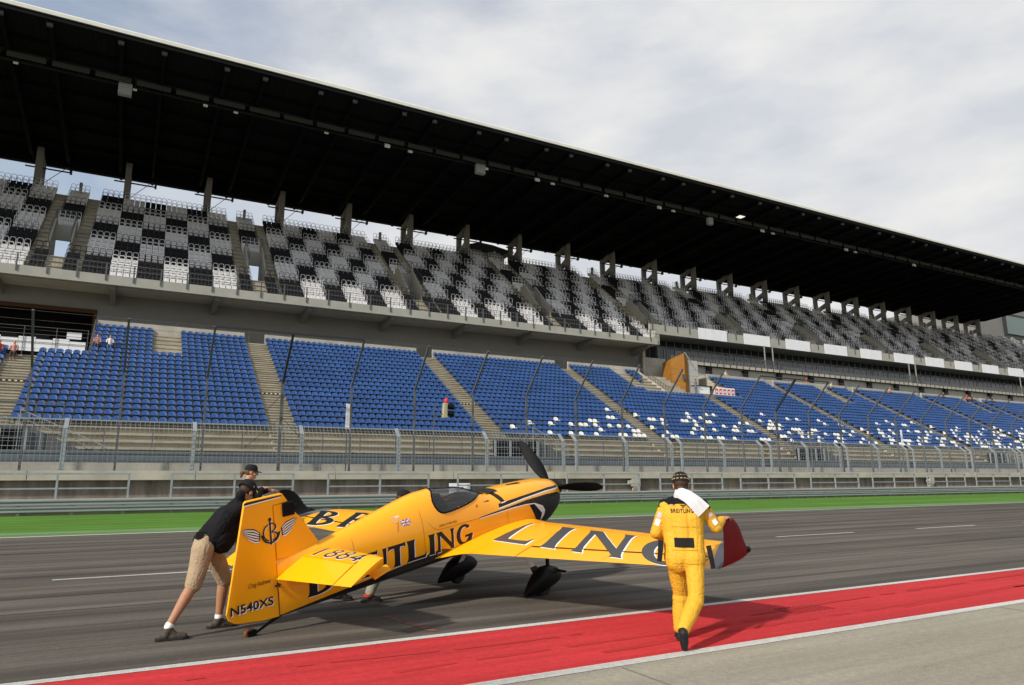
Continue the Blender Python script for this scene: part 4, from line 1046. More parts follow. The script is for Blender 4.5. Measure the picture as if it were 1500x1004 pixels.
# ---- walker in the yellow flight suit, seen from behind, hand on the winglet
PI_ = person('person in yellow flight suit walking away beside the wing tip, hand on winglet', (5.22, 5.9, 0))
hd = V3(5.276, 5.947, 1.565); fw = V3(.60, .80, -.18)
neck = V3(5.225, 5.89, 1.43); chest = V3(5.215, 5.88, 1.22); pel = V3(5.19, 5.845, .86)
shL, shR = V3(5.112, 6.02, 1.355), V3(5.352, 5.725, 1.355)
elL, wrL = V3(5.02, 6.085, 1.075), V3(5.26, 6.16, .985)
elR, wrR = V3(5.50, 5.69, 1.135), V3(5.695, 5.80, 1.205)
hpL, hpR = V3(5.125, 5.92, .83), V3(5.245, 5.765, .83)
knL, anL = V3(5.262, 6.02, .44), V3(5.232, 6.03, .09)
knR, anR = V3(5.172, 5.69, .445), V3(4.862, 5.560, .20)
lat = (shR - shL).normalized()
bl = Blob()
rotH = frame(fw); add_head(bl, hd, rotH)
bl.cap(hd + rotH @ V3(-.02, 0, -.06), neck - V3(0, 0, .05), .056, .064)
bl.cap(chest + lat * .07, chest - lat * .07, .075, .075).cap(chest, pel, .08, .08).cap(pel + lat * .06, pel - lat * .06, .08, .08).cap(neck - V3(0, 0, .06), chest, .06, .075)
for a, e, w in ((shL, elL, wrL), (shR, elR, wrR)): bl.cap(chest.lerp(a, .6) + V3(0, 0, .05), a, .06, .052).chain([a, e, w], [.05, .042, .030])
for h_, k_, a in ((hpL, knL, anL), (hpR, knR, anR)): bl.chain([h_, k_, a], [.085, .058, .042])
wtop = Wp((-2.34, 4.125, .25))
hand(bl, wrR, (wtop - wrR).normalized() + V3(.1, 0, .15), V3(-.05, .1, -1), 1, .62)
hand(bl, wrL, V3(.7, .1, -.1), V3(.1, -.6, -.6), -1, .6)
body = bl.fuse('body', M['skin'], PI_, .006, 4); add_eyes(hd, rotH, body) if False else add_eyes(hd, rotH, PI_)
bdir0 = V3(.61, .79, 0).normalized()
su = Blob()                                             # suit: torso shell, sleeves, trousers
su.cap(neck - V3(0, 0, .05), chest + V3(0, 0, .04), .085, .125)
for s_ in (-1, 1):
    su.cap(chest + lat * .105 * s_ + V3(0, 0, .02), chest + lat * .10 * s_ - V3(0, 0, .14), .118, .112); su.cap(chest + lat * .10 * s_ - V3(0, 0, .14), pel + lat * .085 * s_, .112, .122); su.cap(pel + lat * .088 * s_ - V3(0, 0, .02), pel + lat * .085 * s_ - V3(0, 0, .055), .130, .128); su.cap(chest + V3(0, 0, .05) - bdir0 * .012, pel - bdir0 * .0, .122, .122)
    su.cap(chest + lat * .10 * s_ + V3(0, 0, .05), (shL if s_ < 0 else shR) - V3(0, 0, .01), .10, .072)
    su.cap(pel + lat * .07 * s_, pel + lat * .075 * s_ - V3(0, 0, .09), .118, .105)
su.chain([shL, elL, elL.lerp(wrL, .9)], [.072, .062, .048]); su.chain([shR, elR, elR.lerp(wrR, .86)], [.072, .063, .050])
for h_, k_, a in ((hpL, knL, anL), (hpR, knR, anR)): su.chain([h_, h_.lerp(k_, .55), k_, k_.lerp(a, .10), k_.lerp(a, .14), k_.lerp(a, .5), k_.lerp(a, .93)], [.100, .090, .078, .088, .082, .081, .066])
SUIT = su.fuse('flight_suit', M['suit'], PI_, .006, 6, .0048, (1.0, 1.0, .8), 8, 4.0)
from mathutils.bvhtree import BVHTree
def bvh_of(o):
    me = o.data; off = Vector(o.location) + (Vector(o.parent.location) if o.parent else Vector())
    return BVHTree.FromPolygons([v.co + off for v in me.vertices], [tuple(p.vertices) for p in me.polygons])
bv = bvh_of(SUIT)
bx_ = lat.copy(); bz_ = V3(0, 0, 1); bdir = V3(.61, .79, 0).normalized()      # back plane axes: right, up, into the body
def on_back(cx, cz, eps0=.004):
    def f(u, v, e=0):
        o = chest + bx_ * (cx + u) + bz_ * (cz + v) - bdir * .6
        h_ = bv.ray_cast(o, bdir, 2.0)
        p = h_[0] if h_[0] is not None else chest - bdir * .12
        return tuple(p - bdir * (eps0 + e) - PI_.location)
    return f
def patch(name, u0, v0, u1, v1, m, eps=.004, nu=10, nv=8, par=SUIT):
    bb = MB(); f = on_back(0, 0, eps); vs = [f(u0 + (u1 - u0) * i / nu, v0 + (v1 - v0) * j / nv) for j in range(nv + 1) for i in range(nu + 1)]
    bb.add(vs, [(j * (nu + 1) + i, j * (nu + 1) + i + 1, (j + 1) * (nu + 1) + i + 1, (j + 1) * (nu + 1) + i) for j in range(nv) for i in range(nu)]); o = bb.build(name, m, par, 60); o.location = (0, 0, 0) if par is not SUIT else PI_.location; return o
M['seam'] = mat('suit_seam', (.36, .19, .012), .8)
for (u0, v0, u1, v1) in ((-.125, -.075, .125, -.070), (-.13, -.305, .13, -.299), (-.135, -.44, .135, -.434)): patch('suit_seam', u0, v0, u1, v1, M['seam'], .0035, 24, 1)
patch('lumbar_pad', -.105, -.275, .095, -.180, M['cap'], .008)
vs, fs, w_ = text_polys('BREITLING', 1.0, 0, .022, spacing=1.12)
bb = MB(); f = on_back(-.125, .070, .006); sx = .235 / w_; bb.add([f(x * sx, y * .040 / .7) for x, y in vs], fs); o = bb.build('back_lettering', M['decal_black'], SUIT); o.location = PI_.location
bb = MB(); f = on_back(.005, .135, .005)
for s_ in (-1, 1):
    for q in range(3): strip_mesh(bb, [((s_ * .006, .014 - q * .007), (s_ * .006, .009 - q * .007)), ((s_ * (.036 - q * .008), .018 - q * .005), (s_ * (.036 - q * .008), .015 - q * .005))], lambda u, v: f(u, v), 2, 1)
strip_mesh(bb, [((-.004, .016), (.004, .016)), ((-.004, -.014), (.004, -.014))], lambda u, v: f(u, v), 2, 1); strip_mesh(bb, [((-.014, -.01), (-.014, -.015)), ((.014, -.01), (.014, -.015))], lambda u, v: f(u, v), 2, 1)
o = bb.build('back_emblem', M['decal_black'], SUIT); o.location = PI_.location
yoke = Blob(); yoke.cap(neck - V3(0, 0, .045), neck + V3(0, 0, .02), .092, .070)
for s_, a_, e_ in ((-1, shL, elL), (1, shR, elR)):
    yoke.cap(neck + lat * .05 * s_ - V3(0, 0, .022), a_ + V3(0, 0, .020) - lat * .03 * s_, .066, .062); yoke.cap(a_ + V3(0, 0, .016) + lat * .004 * s_, a_.lerp(e_, .16) + lat * .012 * s_, .064, .060)
yk = yoke.fuse('black_yoke', M['cloth_black'], PI_, .008, 4, .003, (1, 1, 1), 20)
for (p, q, wd, th) in ((V3(4.985, 5.965, 1.005), V3(4.935, 5.945, .80), .055, .02), (V3(5.345, 5.655, .96), V3(5.365, 5.625, .735), .05, .02)):
    bb = MB(); m_ = p.lerp(q, .5) - bdir * .02
    bb.bar(p, m_, wd, th, up=-bdir); bb.bar(m_ + (q - m_) * .002, q, wd * .9, th, up=-bdir)
    o = bb.build('hanging_strap', M['cap'], PI_); o.location = -PI_.location
bb = MB()
def arm_patch(a, e, t0, t1, m, name, wd=.034, outv=None):
    d = (e - a).normalized(); c0, c1 = a.lerp(e, t0), a.lerp(e, t1); o_ = (outv - d * outv.dot(d)).normalized(); s_ = d.cross(o_)
    bb = MB(); g = []
    bva = bv
    vs = []
    for j in range(5):
        for i in range(5):
            p = c0.lerp(c1, j / 4) + s_ * wd * (i / 4 - .5) * 2 + o_ * .25; h_ = bva.ray_cast(p, -o_, .5); pp = h_[0] if h_[0] is not None else c0.lerp(c1, j / 4) + o_ * .07
            vs.append(tuple(pp + o_ * .005 - PI_.location))
    bb.add(vs, [(j * 5 + i, j * 5 + i + 1, (j + 1) * 5 + i + 1, (j + 1) * 5 + i) for j in range(4) for i in range(4)]); o2 = bb.build(name, m, SUIT, 60); o2.location = PI_.location
ov = -bdir
arm_patch(shL, elL, .52, .74, M['decal_white'], 'sleeve_patch', .026, ov - lat * .4); arm_patch(shR, elR, .60, .84, M['decal_white'], 'sleeve_patch', .026, ov + lat * .4)
arm_patch(shL, elL, .28, .46, mat('flag_patch', (.60, .30, .30), .7, 0, .8, 60, col2=(.55, .52, .58)), 'flag_patch', .026, ov - lat * .5); arm_patch(shR, elR, .28, .46, bpy.data.materials['flag_patch'], 'flag_patch', .026, ov + lat * .5)
bb = MB(); rg = []                                      # towel: draped sheet over the neck and right shoulder
f0 = on_back(0, 0, .0)
def towel_pt(t, s_):
    # t along from left of neck over the right shoulder and down the back, s_ across
    path = [neck - lat * .080 + V3(0, 0, .02) + bdir * .06, neck - lat * .075 + V3(0, 0, .055) - bdir * .03, neck - lat * .02 + V3(0, 0, .062) - bdir * .088, neck + lat * .06 + V3(0, 0, .025) - bdir * .112, neck + lat * .13 - V3(0, 0, .035) - bdir * .128, neck + lat * .215 - V3(0, 0, .125) - bdir * .115]
    k = t * (len(path) - 1); i = min(int(k), len(path) - 2); p = path[i].lerp(path[i + 1], k - i)
    wd = .042 + .042 * t; ax = (V3(0, 0, 1) * (.85 - .2 * t) + lat * (.25 + .45 * t)).normalized()
    ax = ax - bdir * (-.25)
    return p + ax * wd * s_ - bdir * (.012 * math.cos(s_ * 2.2) + .006 * math.sin(9 * t + 4 * s_))
nu, nv = 26, 12
vs = [tuple(towel_pt(i / nu, -1 + 2 * j / nv)) for j in range(nv + 1) for i in range(nu + 1)]
vb = [tuple(Vector(v) + bdir * .014) for v in vs]; n0 = len(vs)
fs = [(j * (nu + 1) + i, j * (nu + 1) + i + 1, (j + 1) * (nu + 1) + i + 1, (j + 1) * (nu + 1) + i) for j in range(nv) for i in range(nu)]
fs2 = [tuple(n0 + q for q in reversed(f_)) for f_ in fs]
bound = [i for i in range(nu + 1)] + [(j * (nu + 1) + nu) for j in range(1, nv + 1)] + [nv * (nu + 1) + i for i in range(nu - 1, -1, -1)] + [j * (nu + 1) for j in range(nv - 1, 0, -1)]
fs3 = [(bound[k], n0 + bound[k], n0 + bound[(k + 1) % len(bound)], bound[(k + 1) % len(bound)]) for k in range(len(bound))]
bb.add(vs + vb, fs + fs2 + fs3)
tow = bb.build('towel', M['towel'], None, 60, fixn=True); tag(tow, 'white towel draped over the neck and right shoulder of the walker in yellow', 'towel')
hr = Blob(); rr = rotH
hr.ell(hd + rr @ V3(-.028, 0, .025), (.094, .082, .088), rr); hr.ell(hd + rr @ V3(-.06, 0, -.045), (.05, .062, .055), rr)
hr.fuse('hair', M['hair'], PI_, .007, 2, .004, (1, 1, .5), 60)
cap_hat(hd, rotH, PI_, brim=True, k=1.03)
bb = MB()
for q in (-.9, -.45, 0, .45, .9, 1.4, -1.4):
    a = math.pi + q; P_ = lambda r, z: tuple(hd + rotH @ V3(-.012 + .1125 * r * math.cos(a), .0885 * r * math.sin(a), z) * 1.0)
    for z in (.062, .098): bb.bar(hd + rotH @ V3(-.012 + .114 * math.cos(a - .12) * (1 if z < .08 else .86), .090 * math.sin(a - .12) * (1 if z < .08 else .86), z), hd + rotH @ V3(-.012 + .114 * math.cos(a + .12) * (1 if z < .08 else .86), .090 * math.sin(a + .12) * (1 if z < .08 else .86), z), .006, .010)
o = bb.build('cap_trim', mat('cap_trim_tan', (.42, .30, .16), .7), PI_); o.location = -PI_.location
bb = Blob(); 
bt = Blob(); bt.cap(anL + V3(-.0, -.0, .06), anL, .046, .046); bt.fuse('boot_shaft', M['boot'], PI_, .008, 3)
shoe_on(PI_, anL, anL + V3(-.035, -.045, -.09), anL + V3(.11, .145, -.088), M['boot'], 'boot')
# trailing foot: heel up, toe on the ground
bt = Blob(); hl = V3(4.835, 5.520, .185); to = V3(4.895, 5.585, .035)
bt.cap(anR + (knR - anR) * .12, anR, .048, .048).cap(anR, hl, .048, .042).cap(hl, hl.lerp(to, .6), .042, .044).cap(hl.lerp(to, .6), to, .044, .032).cap(to, to + V3(.045, .055, -.006), .03, .026)
rbt = bt.fuse('boot', M['boot'], PI_, .007, 4, .002, (1, 1, 1), 30)

# ---- helper pushing at the tail: black polo shirt, khaki shorts, cap, leaning forward
PU = person('person in black shirt and khaki shorts leaning hard against the tail fin', (.85, 8.85, 0))
pel2 = V3(.90, 8.90, .945); nk2 = V3(1.225, 9.01, 1.395); ch2 = V3(1.115, 8.975, 1.25); hd2 = V3(1.29, 9.01, 1.51)
R_sh, L_sh = V3(1.185, 8.83, 1.34), V3(1.30, 9.10, 1.35)            # right side faces the camera
R_el, R_wr = V3(1.43, 8.84, 1.25), V3(1.63, 8.80, 1.20)
finle = Wp((-4.93, 0, .50)); L_wr = finle - hB * .075 - sB * .042 - V3(0, 0, .035); L_el = V3(1.55, 8.90, 1.21)
R_hp, R_kn, R_an = V3(.845, 8.79, .90), V3(.765, 8.767, .545), V3(.545, 8.69, .135)
L_hp, L_kn, L_an = V3(.945, 9.02, .90), V3(1.115, 9.10, .54), V3(1.09, 9.14, .115)
bl = Blob(); rot2 = frame(V3(.72, .55, -.80)); add_head(bl, hd2, rot2)
bl.cap(hd2 + rot2 @ V3(-.02, 0, -.06), nk2, .056, .062).cap(nk2, ch2, .08, .12).cap(ch2, pel2, .12, .12)
lat2 = (R_sh - L_sh).normalized()
for s_, a, e, w in ((1, R_sh, R_el, R_wr), (-1, L_sh, L_el, L_wr)): bl.cap(ch2 + lat2 * .08 * s_, a, .10, .055).chain([a, e, w], [.052, .042, .03])
for h_, k_, a in ((R_hp, R_kn, R_an), (L_hp, L_kn, L_an)): bl.chain([h_, k_, k_.lerp(a, .32), k_.lerp(a, .75), a], [.09, .062, .062, .045, .038])
hand(bl, L_wr, hB + uB * .25, sB, 1, .95)
hand(bl, R_wr, V3(.9, -.25, -.1), V3(.15, -.95, 0), -1, .3)
bl.fuse('body', M['skin_tan'], PU, .006, 4); add_eyes(hd2, rot2, PU)
sh_ = Blob(); 
for s_ in (1, -1):
    sh_.cap(ch2 + lat2 * .085 * s_, pel2 + lat2 * .06 * s_ + V3(.05, 0, .06), .125, .125); sh_.cap(ch2 + lat2 * .07 * s_ + V3(.02, 0, .03), (R_sh if s_ > 0 else L_sh), .105, .08)
sh_.cap(nk2 + V3(.0, 0, .01), ch2, .088, .14); sh_.cap(ch2 + V3(.03, -.02, -.10), pel2 + V3(.10, -.05, .04), .13, .125); sh_.cap(ch2 + V3(.06, -.02, -.12), pel2 + V3(.17, -.05, -.03), .10, .07); sh_.cap(pel2 + V3(.07, -.06, .08), pel2 + V3(.12, -.07, -.03), .11, .075)
sh_.cap(nk2, hd2 + rot2 @ V3(-.055, 0, -.075), .080, .060); sh_.cap(pel2 + V3(-.055, -.04, .05), ch2 + V3(-.05, -.01, -.01), .118, .135); sh_.chain([R_sh, R_sh.lerp(R_el, .8)], [.08, .072]); sh_.chain([L_sh, L_sh.lerp(L_el, .8)], [.08, .072])
sh_.fuse('polo_shirt', M['cloth_black'], PU, .009, 5, .008, (1, 1, .8), 9, 2)
so = Blob()
so.cap(pel2 + lat2 * .06 + V3(-.02, 0, .03), pel2 - lat2 * .06 + V3(-.02, 0, .03), .128, .128)
for h_, k_ in ((R_hp, R_kn), (L_hp, L_kn)): so.chain([h_ + V3(-.01, 0, .01), h_.lerp(k_, .5), h_.lerp(k_, 1.02)], [.122, .104, .090])
so.fuse('shorts', M['khaki'], PU, .008, 5, .005, (1, 1, .6), 12, 7)
bb = MB(); bb.box(.755, .83, 8.74, 8.79, 1.02, 1.10); o = bb.build('belt_pouch', M['cap'], PU); o.location = -PU.location
for a, k_, d in ((R_an, R_kn, V3(.16, 0, 0)), (L_an, L_kn, V3(.16, .02, 0))):
    sk_ = Blob(); sk_.cap(a + (k_ - a) * .05, a, .044, .044); sk_.fuse('sock', M['decal_white'], PU, .007, 3)
    base = V3(a.x - .07, a.y, .002 if a is L_an else .004); shoe_on(PU, a - V3(0, 0, .025), base, base + d * 1.62, M['shoe'], 'trainer', k=1.05)
cap_hat(hd2 + rot2 @ V3(-.012, 0, -.012), rot2, PU, k=1.12)
bb = MB(); bb.bar(hd2 + rot2 @ V3(.03, -.088, .06), hd2 + rot2 @ V3(.07, -.078, .066), .006, .016); bb.bar(hd2 + rot2 @ V3(-.07, -.080, .06), hd2 + rot2 @ V3(-.03, -.093, .062), .006, .014); o = bb.build('cap_logo', mat('cap_logo_yellow', (.6, .42, .1), .7), PU); o.location = -PU.location
hr = Blob(); hr.ell(hd2 + rot2 @ V3(-.03, 0, .015), (.088, .080, .07), rot2); hr.fuse('hair', M['hair'], PU, .008, 2, .003, (1, 1, 1), 50)

# ---- woman behind the fin at the far wing tip
WO = person('person with ponytail, black shirt and cap standing at the far wing tip', (1.72, 12.17, 0))
hd3 = V3(1.775, 12.17, 1.815); rot3 = frame(V3(.98, -.16, -.10)); nk3 = V3(1.73, 12.18, 1.65)
shR3, shL3 = V3(1.76, 12.01, 1.60), V3(1.69, 12.37, 1.60); elR3, wrR3 = V3(1.87, 11.93, 1.42), V3(1.95, 12.05, 1.55)
elL3, wrL3 = V3(1.88, 12.36, 1.44), V3(2.10, 12.28, 1.52)
bl = Blob(); add_head(bl, hd3, rot3, .98); bl.cap(hd3 + rot3 @ V3(-.02, 0, -.06), nk3, .048, .054).cap(nk3, V3(1.70, 12.19, 1.42), .07, .105).cap(V3(1.70, 12.19, 1.42), V3(1.68, 12.19, 1.02), .11, .12)
bl.chain([shR3, elR3, wrR3], [.046, .037, .027]); bl.chain([shL3, elL3, wrL3], [.046, .037, .027]); bl.cap(nk3 - V3(0, 0, .06), shR3, .06, .046); bl.cap(nk3 - V3(0, 0, .06), shL3, .06, .046)
for s_ in (-1, 1): bl.chain([V3(1.68, 12.19 + .09 * s_, 1.0), V3(1.70, 12.19 + .1 * s_, .54), V3(1.66, 12.19 + .1 * s_, .10)], [.09, .058, .042])
hand(bl, wrR3, V3(.95, .1, .15), V3(0, .1, -1), 1, .5); hand(bl, wrL3, V3(.95, -.1, 0), V3(0, 0, -1), -1, .5)
bl.fuse('body', M['skin'], WO, .007, 4); add_eyes(hd3, rot3, WO)
t3 = Blob(); t3.cap(nk3 - V3(0, 0, .07), V3(1.70, 12.19, 1.42), .085, .13).cap(V3(1.70, 12.12, 1.40), V3(1.69, 12.12, 1.02), .12, .12).cap(V3(1.70, 12.26, 1.40), V3(1.69, 12.26, 1.02), .12, .12).cap(V3(1.71, 12.15, 1.55), shR3, .075, .066).cap(V3(1.71, 12.24, 1.55), shL3, .075, .066).chain([shR3, elR3, wrR3.lerp(elR3, .15)], [.068, .062, .045]).chain([shL3, elL3, wrL3.lerp(elL3, .15)], [.068, .062, .045])
t3.fuse('shirt', M['cloth_black'], WO, .01, 4, .005, (1, 1, .7), 12, 5)
l3 = Blob()
for s_ in (-1, 1): l3.chain([V3(1.68, 12.19 + .09 * s_, 1.0), V3(1.70, 12.19 + .1 * s_, .54), V3(1.66, 12.19 + .1 * s_, .10)], [.115, .08, .065])
l3.fuse('trousers', M['cloth_black'], WO, .012, 4)
for s_ in (-1, 1): shoe_on(WO, V3(1.66, 12.19 + .1 * s_, .1), V3(1.61, 12.19 + .1 * s_, .003), V3(1.83, 12.19 + .1 * s_, .003), M['boot'])
hr = Blob(); hr.ell(hd3 + rot3 @ V3(-.028, 0, .02), (.090, .080, .080), rot3); hr.cap(hd3 + rot3 @ V3(-.10, 0, .03), hd3 + rot3 @ V3(-.15, 0, -.02), .03, .04).cap(hd3 + rot3 @ V3(-.15, 0, -.02), hd3 + rot3 @ V3(-.155, 0, -.10), .038, .015)
hr.fuse('hair', mat('light_brown_hair', (.13, .07, .035), .6, 0, .3, 50), WO, .008, 2, .005, (1, 1, .4), 50)
cap_hat(hd3, rot3, WO)
WO.location = WO.location + V3(.13, .75, 0)

# ---- third helper, half hidden behind the fuselage
TH3 = person('person in black cap hidden behind the fuselage with one hand on its spine', (3.3, 10.1, 0))
hd4 = V3(3.60, 9.99, 1.385); rot4 = frame(V3(.93, -.2, -.30)); nk4 = V3(3.50, 10.0, 1.245); pel4 = V3(3.22, 10.15, .86); ch4 = V3(3.43, 10.03, 1.12)
sR, sL = V3(3.40, 9.86, 1.22), V3(3.50, 10.19, 1.20); eR, wR_ = V3(3.20, 9.60, 1.245), V3(3.215, 9.36, 1.325); eL, wL = V3(3.55, 10.2, .95), V3(3.70, 10.0, .92)
bl = Blob(); add_head(bl, hd4, rot4); bl.cap(hd4 + rot4 @ V3(-.02, 0, -.06), nk4, .055, .06).cap(nk4, ch4, .08, .12).cap(ch4, pel4, .12, .12).cap(nk4 - V3(.02, 0, .03), sR, .07, .052).cap(nk4 - V3(.02, 0, .03), sL, .07, .052)
bl.chain([sR, eR, wR_], [.05, .041, .029]); bl.chain([sL, eL, wL], [.05, .041, .029])
k4, a4 = [V3(3.30, 10.05, .46), V3(3.02, 10.2, .47)], [V3(3.13, 10.01, .09), V3(2.80, 10.28, .13)]
for s_, k_, a in ((-1, k4[0], a4[0]), (1, k4[1], a4[1])): bl.chain([pel4 + V3(0, .09 * s_, -.05), k_, a], [.09, .06, .042])
hand(bl, wR_, V3(.25, -.9, .0), V3(0, 0, -1), 1, .4); hand(bl, wL, V3(.6, -.8, 0), V3(0, -.3, -1), -1, .4)
bl.fuse('body', mat('pale_skin', (.55, .38, .24), .55), TH3, .007, 4); add_eyes(hd4, rot4, TH3)
t4 = Blob(); t4.cap(nk4 - V3(.02, 0, .04), ch4, .085, .135).cap(ch4, pel4, .135, .13).cap(ch4 + V3(0, 0, .06), sR, .10, .07).cap(ch4 + V3(0, 0, .06), sL, .10, .07).chain([sR, eR, eR.lerp(wR_, .75)], [.068, .058, .045]).chain([sL, eL, eL.lerp(wL, .8)], [.068, .058, .045])
t4.fuse('jacket', M['cloth_black'], TH3, .01, 4, .005, (1, 1, .7), 12, 9)
l4 = Blob()
for s_, k_, a in ((-1, k4[0], a4[0]), (1, k4[1], a4[1])): l4.chain([pel4 + V3(0, .09 * s_, -.05), k_, k_.lerp(a, .9)], [.115, .085, .07])
l4.fuse('trousers', mat('grey_green_trousers', (.25, .24, .17), .85, 0, .2, 12), TH3, .01, 4, .006, (1, 1, .6), 12)
for a, rise in ((a4[0], 0), (a4[1], .03)):
    o = shoe_on(TH3, a, V3(a.x - .06, a.y, .003 + rise), V3(a.x + .17, a.y - .02, .003), M['boot'])
bb = MB(); bb.tube([(a4[0].x - .01, a4[0].y, .075), (a4[0].x - .01, a4[0].y, .105)], .062, 12); o = bb.build('red_ankle_band', M['decal_red'], TH3, 40); o.location = -TH3.location
hr = Blob(); hr.ell(hd4 + rot4 @ V3(-.03, 0, .012), (.086, .078, .07), rot4); hr.fuse('hair', M['hair'], TH3, .009, 2)
cap_hat(hd4, rot4, TH3)

# ------------------------------------------------------------------ grandstand
GS = thing('grandstand', (60, 45, .36), 'long two-tier concrete grandstand under a huge dark cantilever roof', 'grandstand')
G0 = Vector((60, 45, .36))
def gpart(bb, name, m, smooth=None):
    o = bb.build(name, m, GS, smooth); o.location = -G0; return o
SX0, SX1 = -42, 215
# ---- lower tier
LY0, LD, LZ0, LR = 47.3, .758, 5.0, .44
def lrow(i): return LY0 + LD * i, LZ0 + LR * i
AIS = [8.75 + 15.5 * k for k in range(-3, 13)]; AW = 1.66
P1, P2 = (-60, -3.0), (50.2, 60.4)
def lower_max(x):
    if x < P1[1]: return 13
    if P2[0] < x < P2[1]: return 13
    return 20
bb = MB()
for xa, xb, n in ((SX0, P1[1], 13), (P1[1], P2[0], 20), (P2[0], P2[1], 13), (P2[1], SX1, 20)):
    for i in range(-3, n):
        y, z = lrow(i)
        zp = LZ0 + LR * (i - 1) if i > -3 else 2.9
        bb.quad((xa, y, zp), (xb, y, zp), (xb, y, z), (xa, y, z))
        ov = .14 if i <= 0 else .05
        bb.quad((xa, y - ov, z), (xb, y - ov, z), (xb, y + LD, z), (xa, y + LD, z))
        bb.quad((xa, y - ov, z - .09), (xb, y - ov, z - .09), (xb, y - ov, z), (xa, y - ov, z)); bb.quad((xa, y, z - .09), (xb, y, z - .09), (xb, y - ov, z - .09), (xa, y - ov, z - .09))
ytop, ztop = lrow(20); ztop = lrow(19)[1]
for xa, xb in ((P1[1], P2[0]), (P2[1], SX1)): bb.quad((xa, ytop, ztop), (xb, ytop, ztop), (xb, 66, ztop), (xa, 66, ztop))
y13, _ = lrow(13); z13 = lrow(12)[1]
for xa, xb in ((SX0, P1[1]), (P2[0], P2[1])): bb.quad((xa, y13, z13), (xb, y13, z13), (xb, 72, z13), (xa, 72, z13))
poly = [(y13, z13)]
for i in range(13, 20): y, z = lrow(i); poly += [(y, z), (y + LD, z)]
poly += [(66, ztop), (66, z13)]
for xx in (P1[1], P2[0], P2[1]): bb.add([(xx, a, c) for a, c in poly], [tuple(range(len(poly)))])
bb.box(SX0, SX1, 45.03, 45.2, .4, 2.9)
gpart(bb, 'lower_tier', M['conc'])
KW = []                                                # low white kerb behind the top seat row
for k in range(len(AIS) - 1):
    xa, xb = AIS[k] + AW / 2, AIS[k + 1] - AW / 2
    for a, c in ((xa, xb),):
        a2, c2 = max(a, P1[1] + .1), c
        if c2 <= a2: continue
        if a2 < P2[0] < c2 or a2 < P2[1] < c2 or (P2[0] <= a2 and c2 <= P2[1]):
            for s_, e_ in ((a2, min(c2, P2[0])), (max(a2, P2[1]), c2)):
                if e_ - s_ > .5: KW.append((s_, e_))
            continue
        KW.append((a2, c2))
for a2, c2 in KW:
    bb = MB(); bb.box(a2, c2, ytop - .05, ytop + .12, ztop, ztop + .98); gpart(bb, 'kerb_wall', M['conc_pale'])
SHORT = [2.07, 46.9, 80.2, 113.0]                      # short upper stairs between aisles
striped = mat('cream_nosing', (.60, .55, .38), .8)
for a in AIS:
    bb = MB()
    nmax = 20 if lower_max(a) == 20 else 13
    for i in range(-3, nmax):
        y, z = lrow(i)
        bb.box(a - AW / 2, a + AW / 2, y - .34, y - .052, z - LR + .002, z - LR / 2 - .07); bb.box(a - AW / 2, a + AW / 2, y - .40, y - .052, z - LR / 2 - .07, z - LR / 2)
        if i in (1, 7):
            for q in range(11):
                bb.box(a - AW / 2 + q * .15, a - AW / 2 + q * .15 + .148, y - .08, y + .04, z - .06, z + .012, 1 if q % 2 else 2)
    gpart(bb, 'aisle_steps', [M['conc'], striped, M['decal_black']])
for a in SHORT:
    bb = MB()
    for i in range(14, 20):
        y, z = lrow(i); bb.box(a - .98, a + .98, y - .36, y - .002, z - LR + .002, z - LR / 2)
    gpart(bb, 'aisle_steps', M['conc'])
# railing on the low front walkway and at the top
bb = MB()
yr, zr = lrow(-3)
for x in np.arange(SX0, SX1, 2.4): bb.box(x - .025, x + .025, yr + .05, yr + .10, zr, zr + 1.1)
for dz in (.55, 1.08): bb.box(SX0, SX1, yr + .055, yr + .095, zr + dz - .02, zr + dz + .02)
gpart(bb, 'front_railing', M['greysteel'])
bb = MB()
for x in np.arange(P1[1], SX1, 1.9):
    if P2[0] - .5 < x < P2[1]: continue
    bb.box(x - .02, x + .02, ytop + .9, ytop + .94, ztop, ztop + 1.5)
for xa, xb in ((P1[1], P2[0]), (P2[1], SX1)):
    for dz in (1.25, 1.48): bb.box(xa, xb, ytop + .905, ytop + .935, ztop + dz - .018, ztop + dz + .018)
gpart(bb, 'walkway_railing', M['greysteel'])
# stair mouths as near-black slabs painting the opening's shade, sloping cheek wall and gates in the front wall
for c in (-5.9, 25.1, 56.1, 87.1, 118.1):
    bb = MB()
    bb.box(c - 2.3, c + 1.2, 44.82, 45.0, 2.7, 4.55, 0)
    bb.prism([(c + 1.2, 2.8), (c + 4.8, 2.8), (c + 4.8, 3.0), (c + 1.2, 4.75)], 1, 44.80, 45.0, 1)
    bb.prism([(c - 2.3, 4.55), (c + 1.2, 4.55), (c + 1.2, 4.75), (c - 2.3, 4.75)], 1, 44.79, 45.0, 1)
    for x in (c - 2.3, c - 1.1, c, c + 1.15): bb.box(x - .07, x + .07, 44.6, 44.7, 2.3, 4.6, 2)
    for z in (2.9, 3.3, 3.7, 4.1): bb.box(c - 2.3, c + 1.2, 44.63, 44.67, z - .015, z + .015, 2)
    bb.bar((c + .8, 44.7, 5.6), (c + 4.9, 44.7, 3.7), .05, .05, 2); bb.bar((c + .8, 44.7, 5.2), (c + 4.9, 44.7, 3.3), .03, .03, 2)
    for k in range(5): x = c + .8 + k; bb.box(x - .02, x + .02, 44.68, 44.72, 3.2, 5.6 - .463 * k, 2)
    gpart(bb, 'stair_mouth', [M['dark'], M['greysteel'], M['steel']])
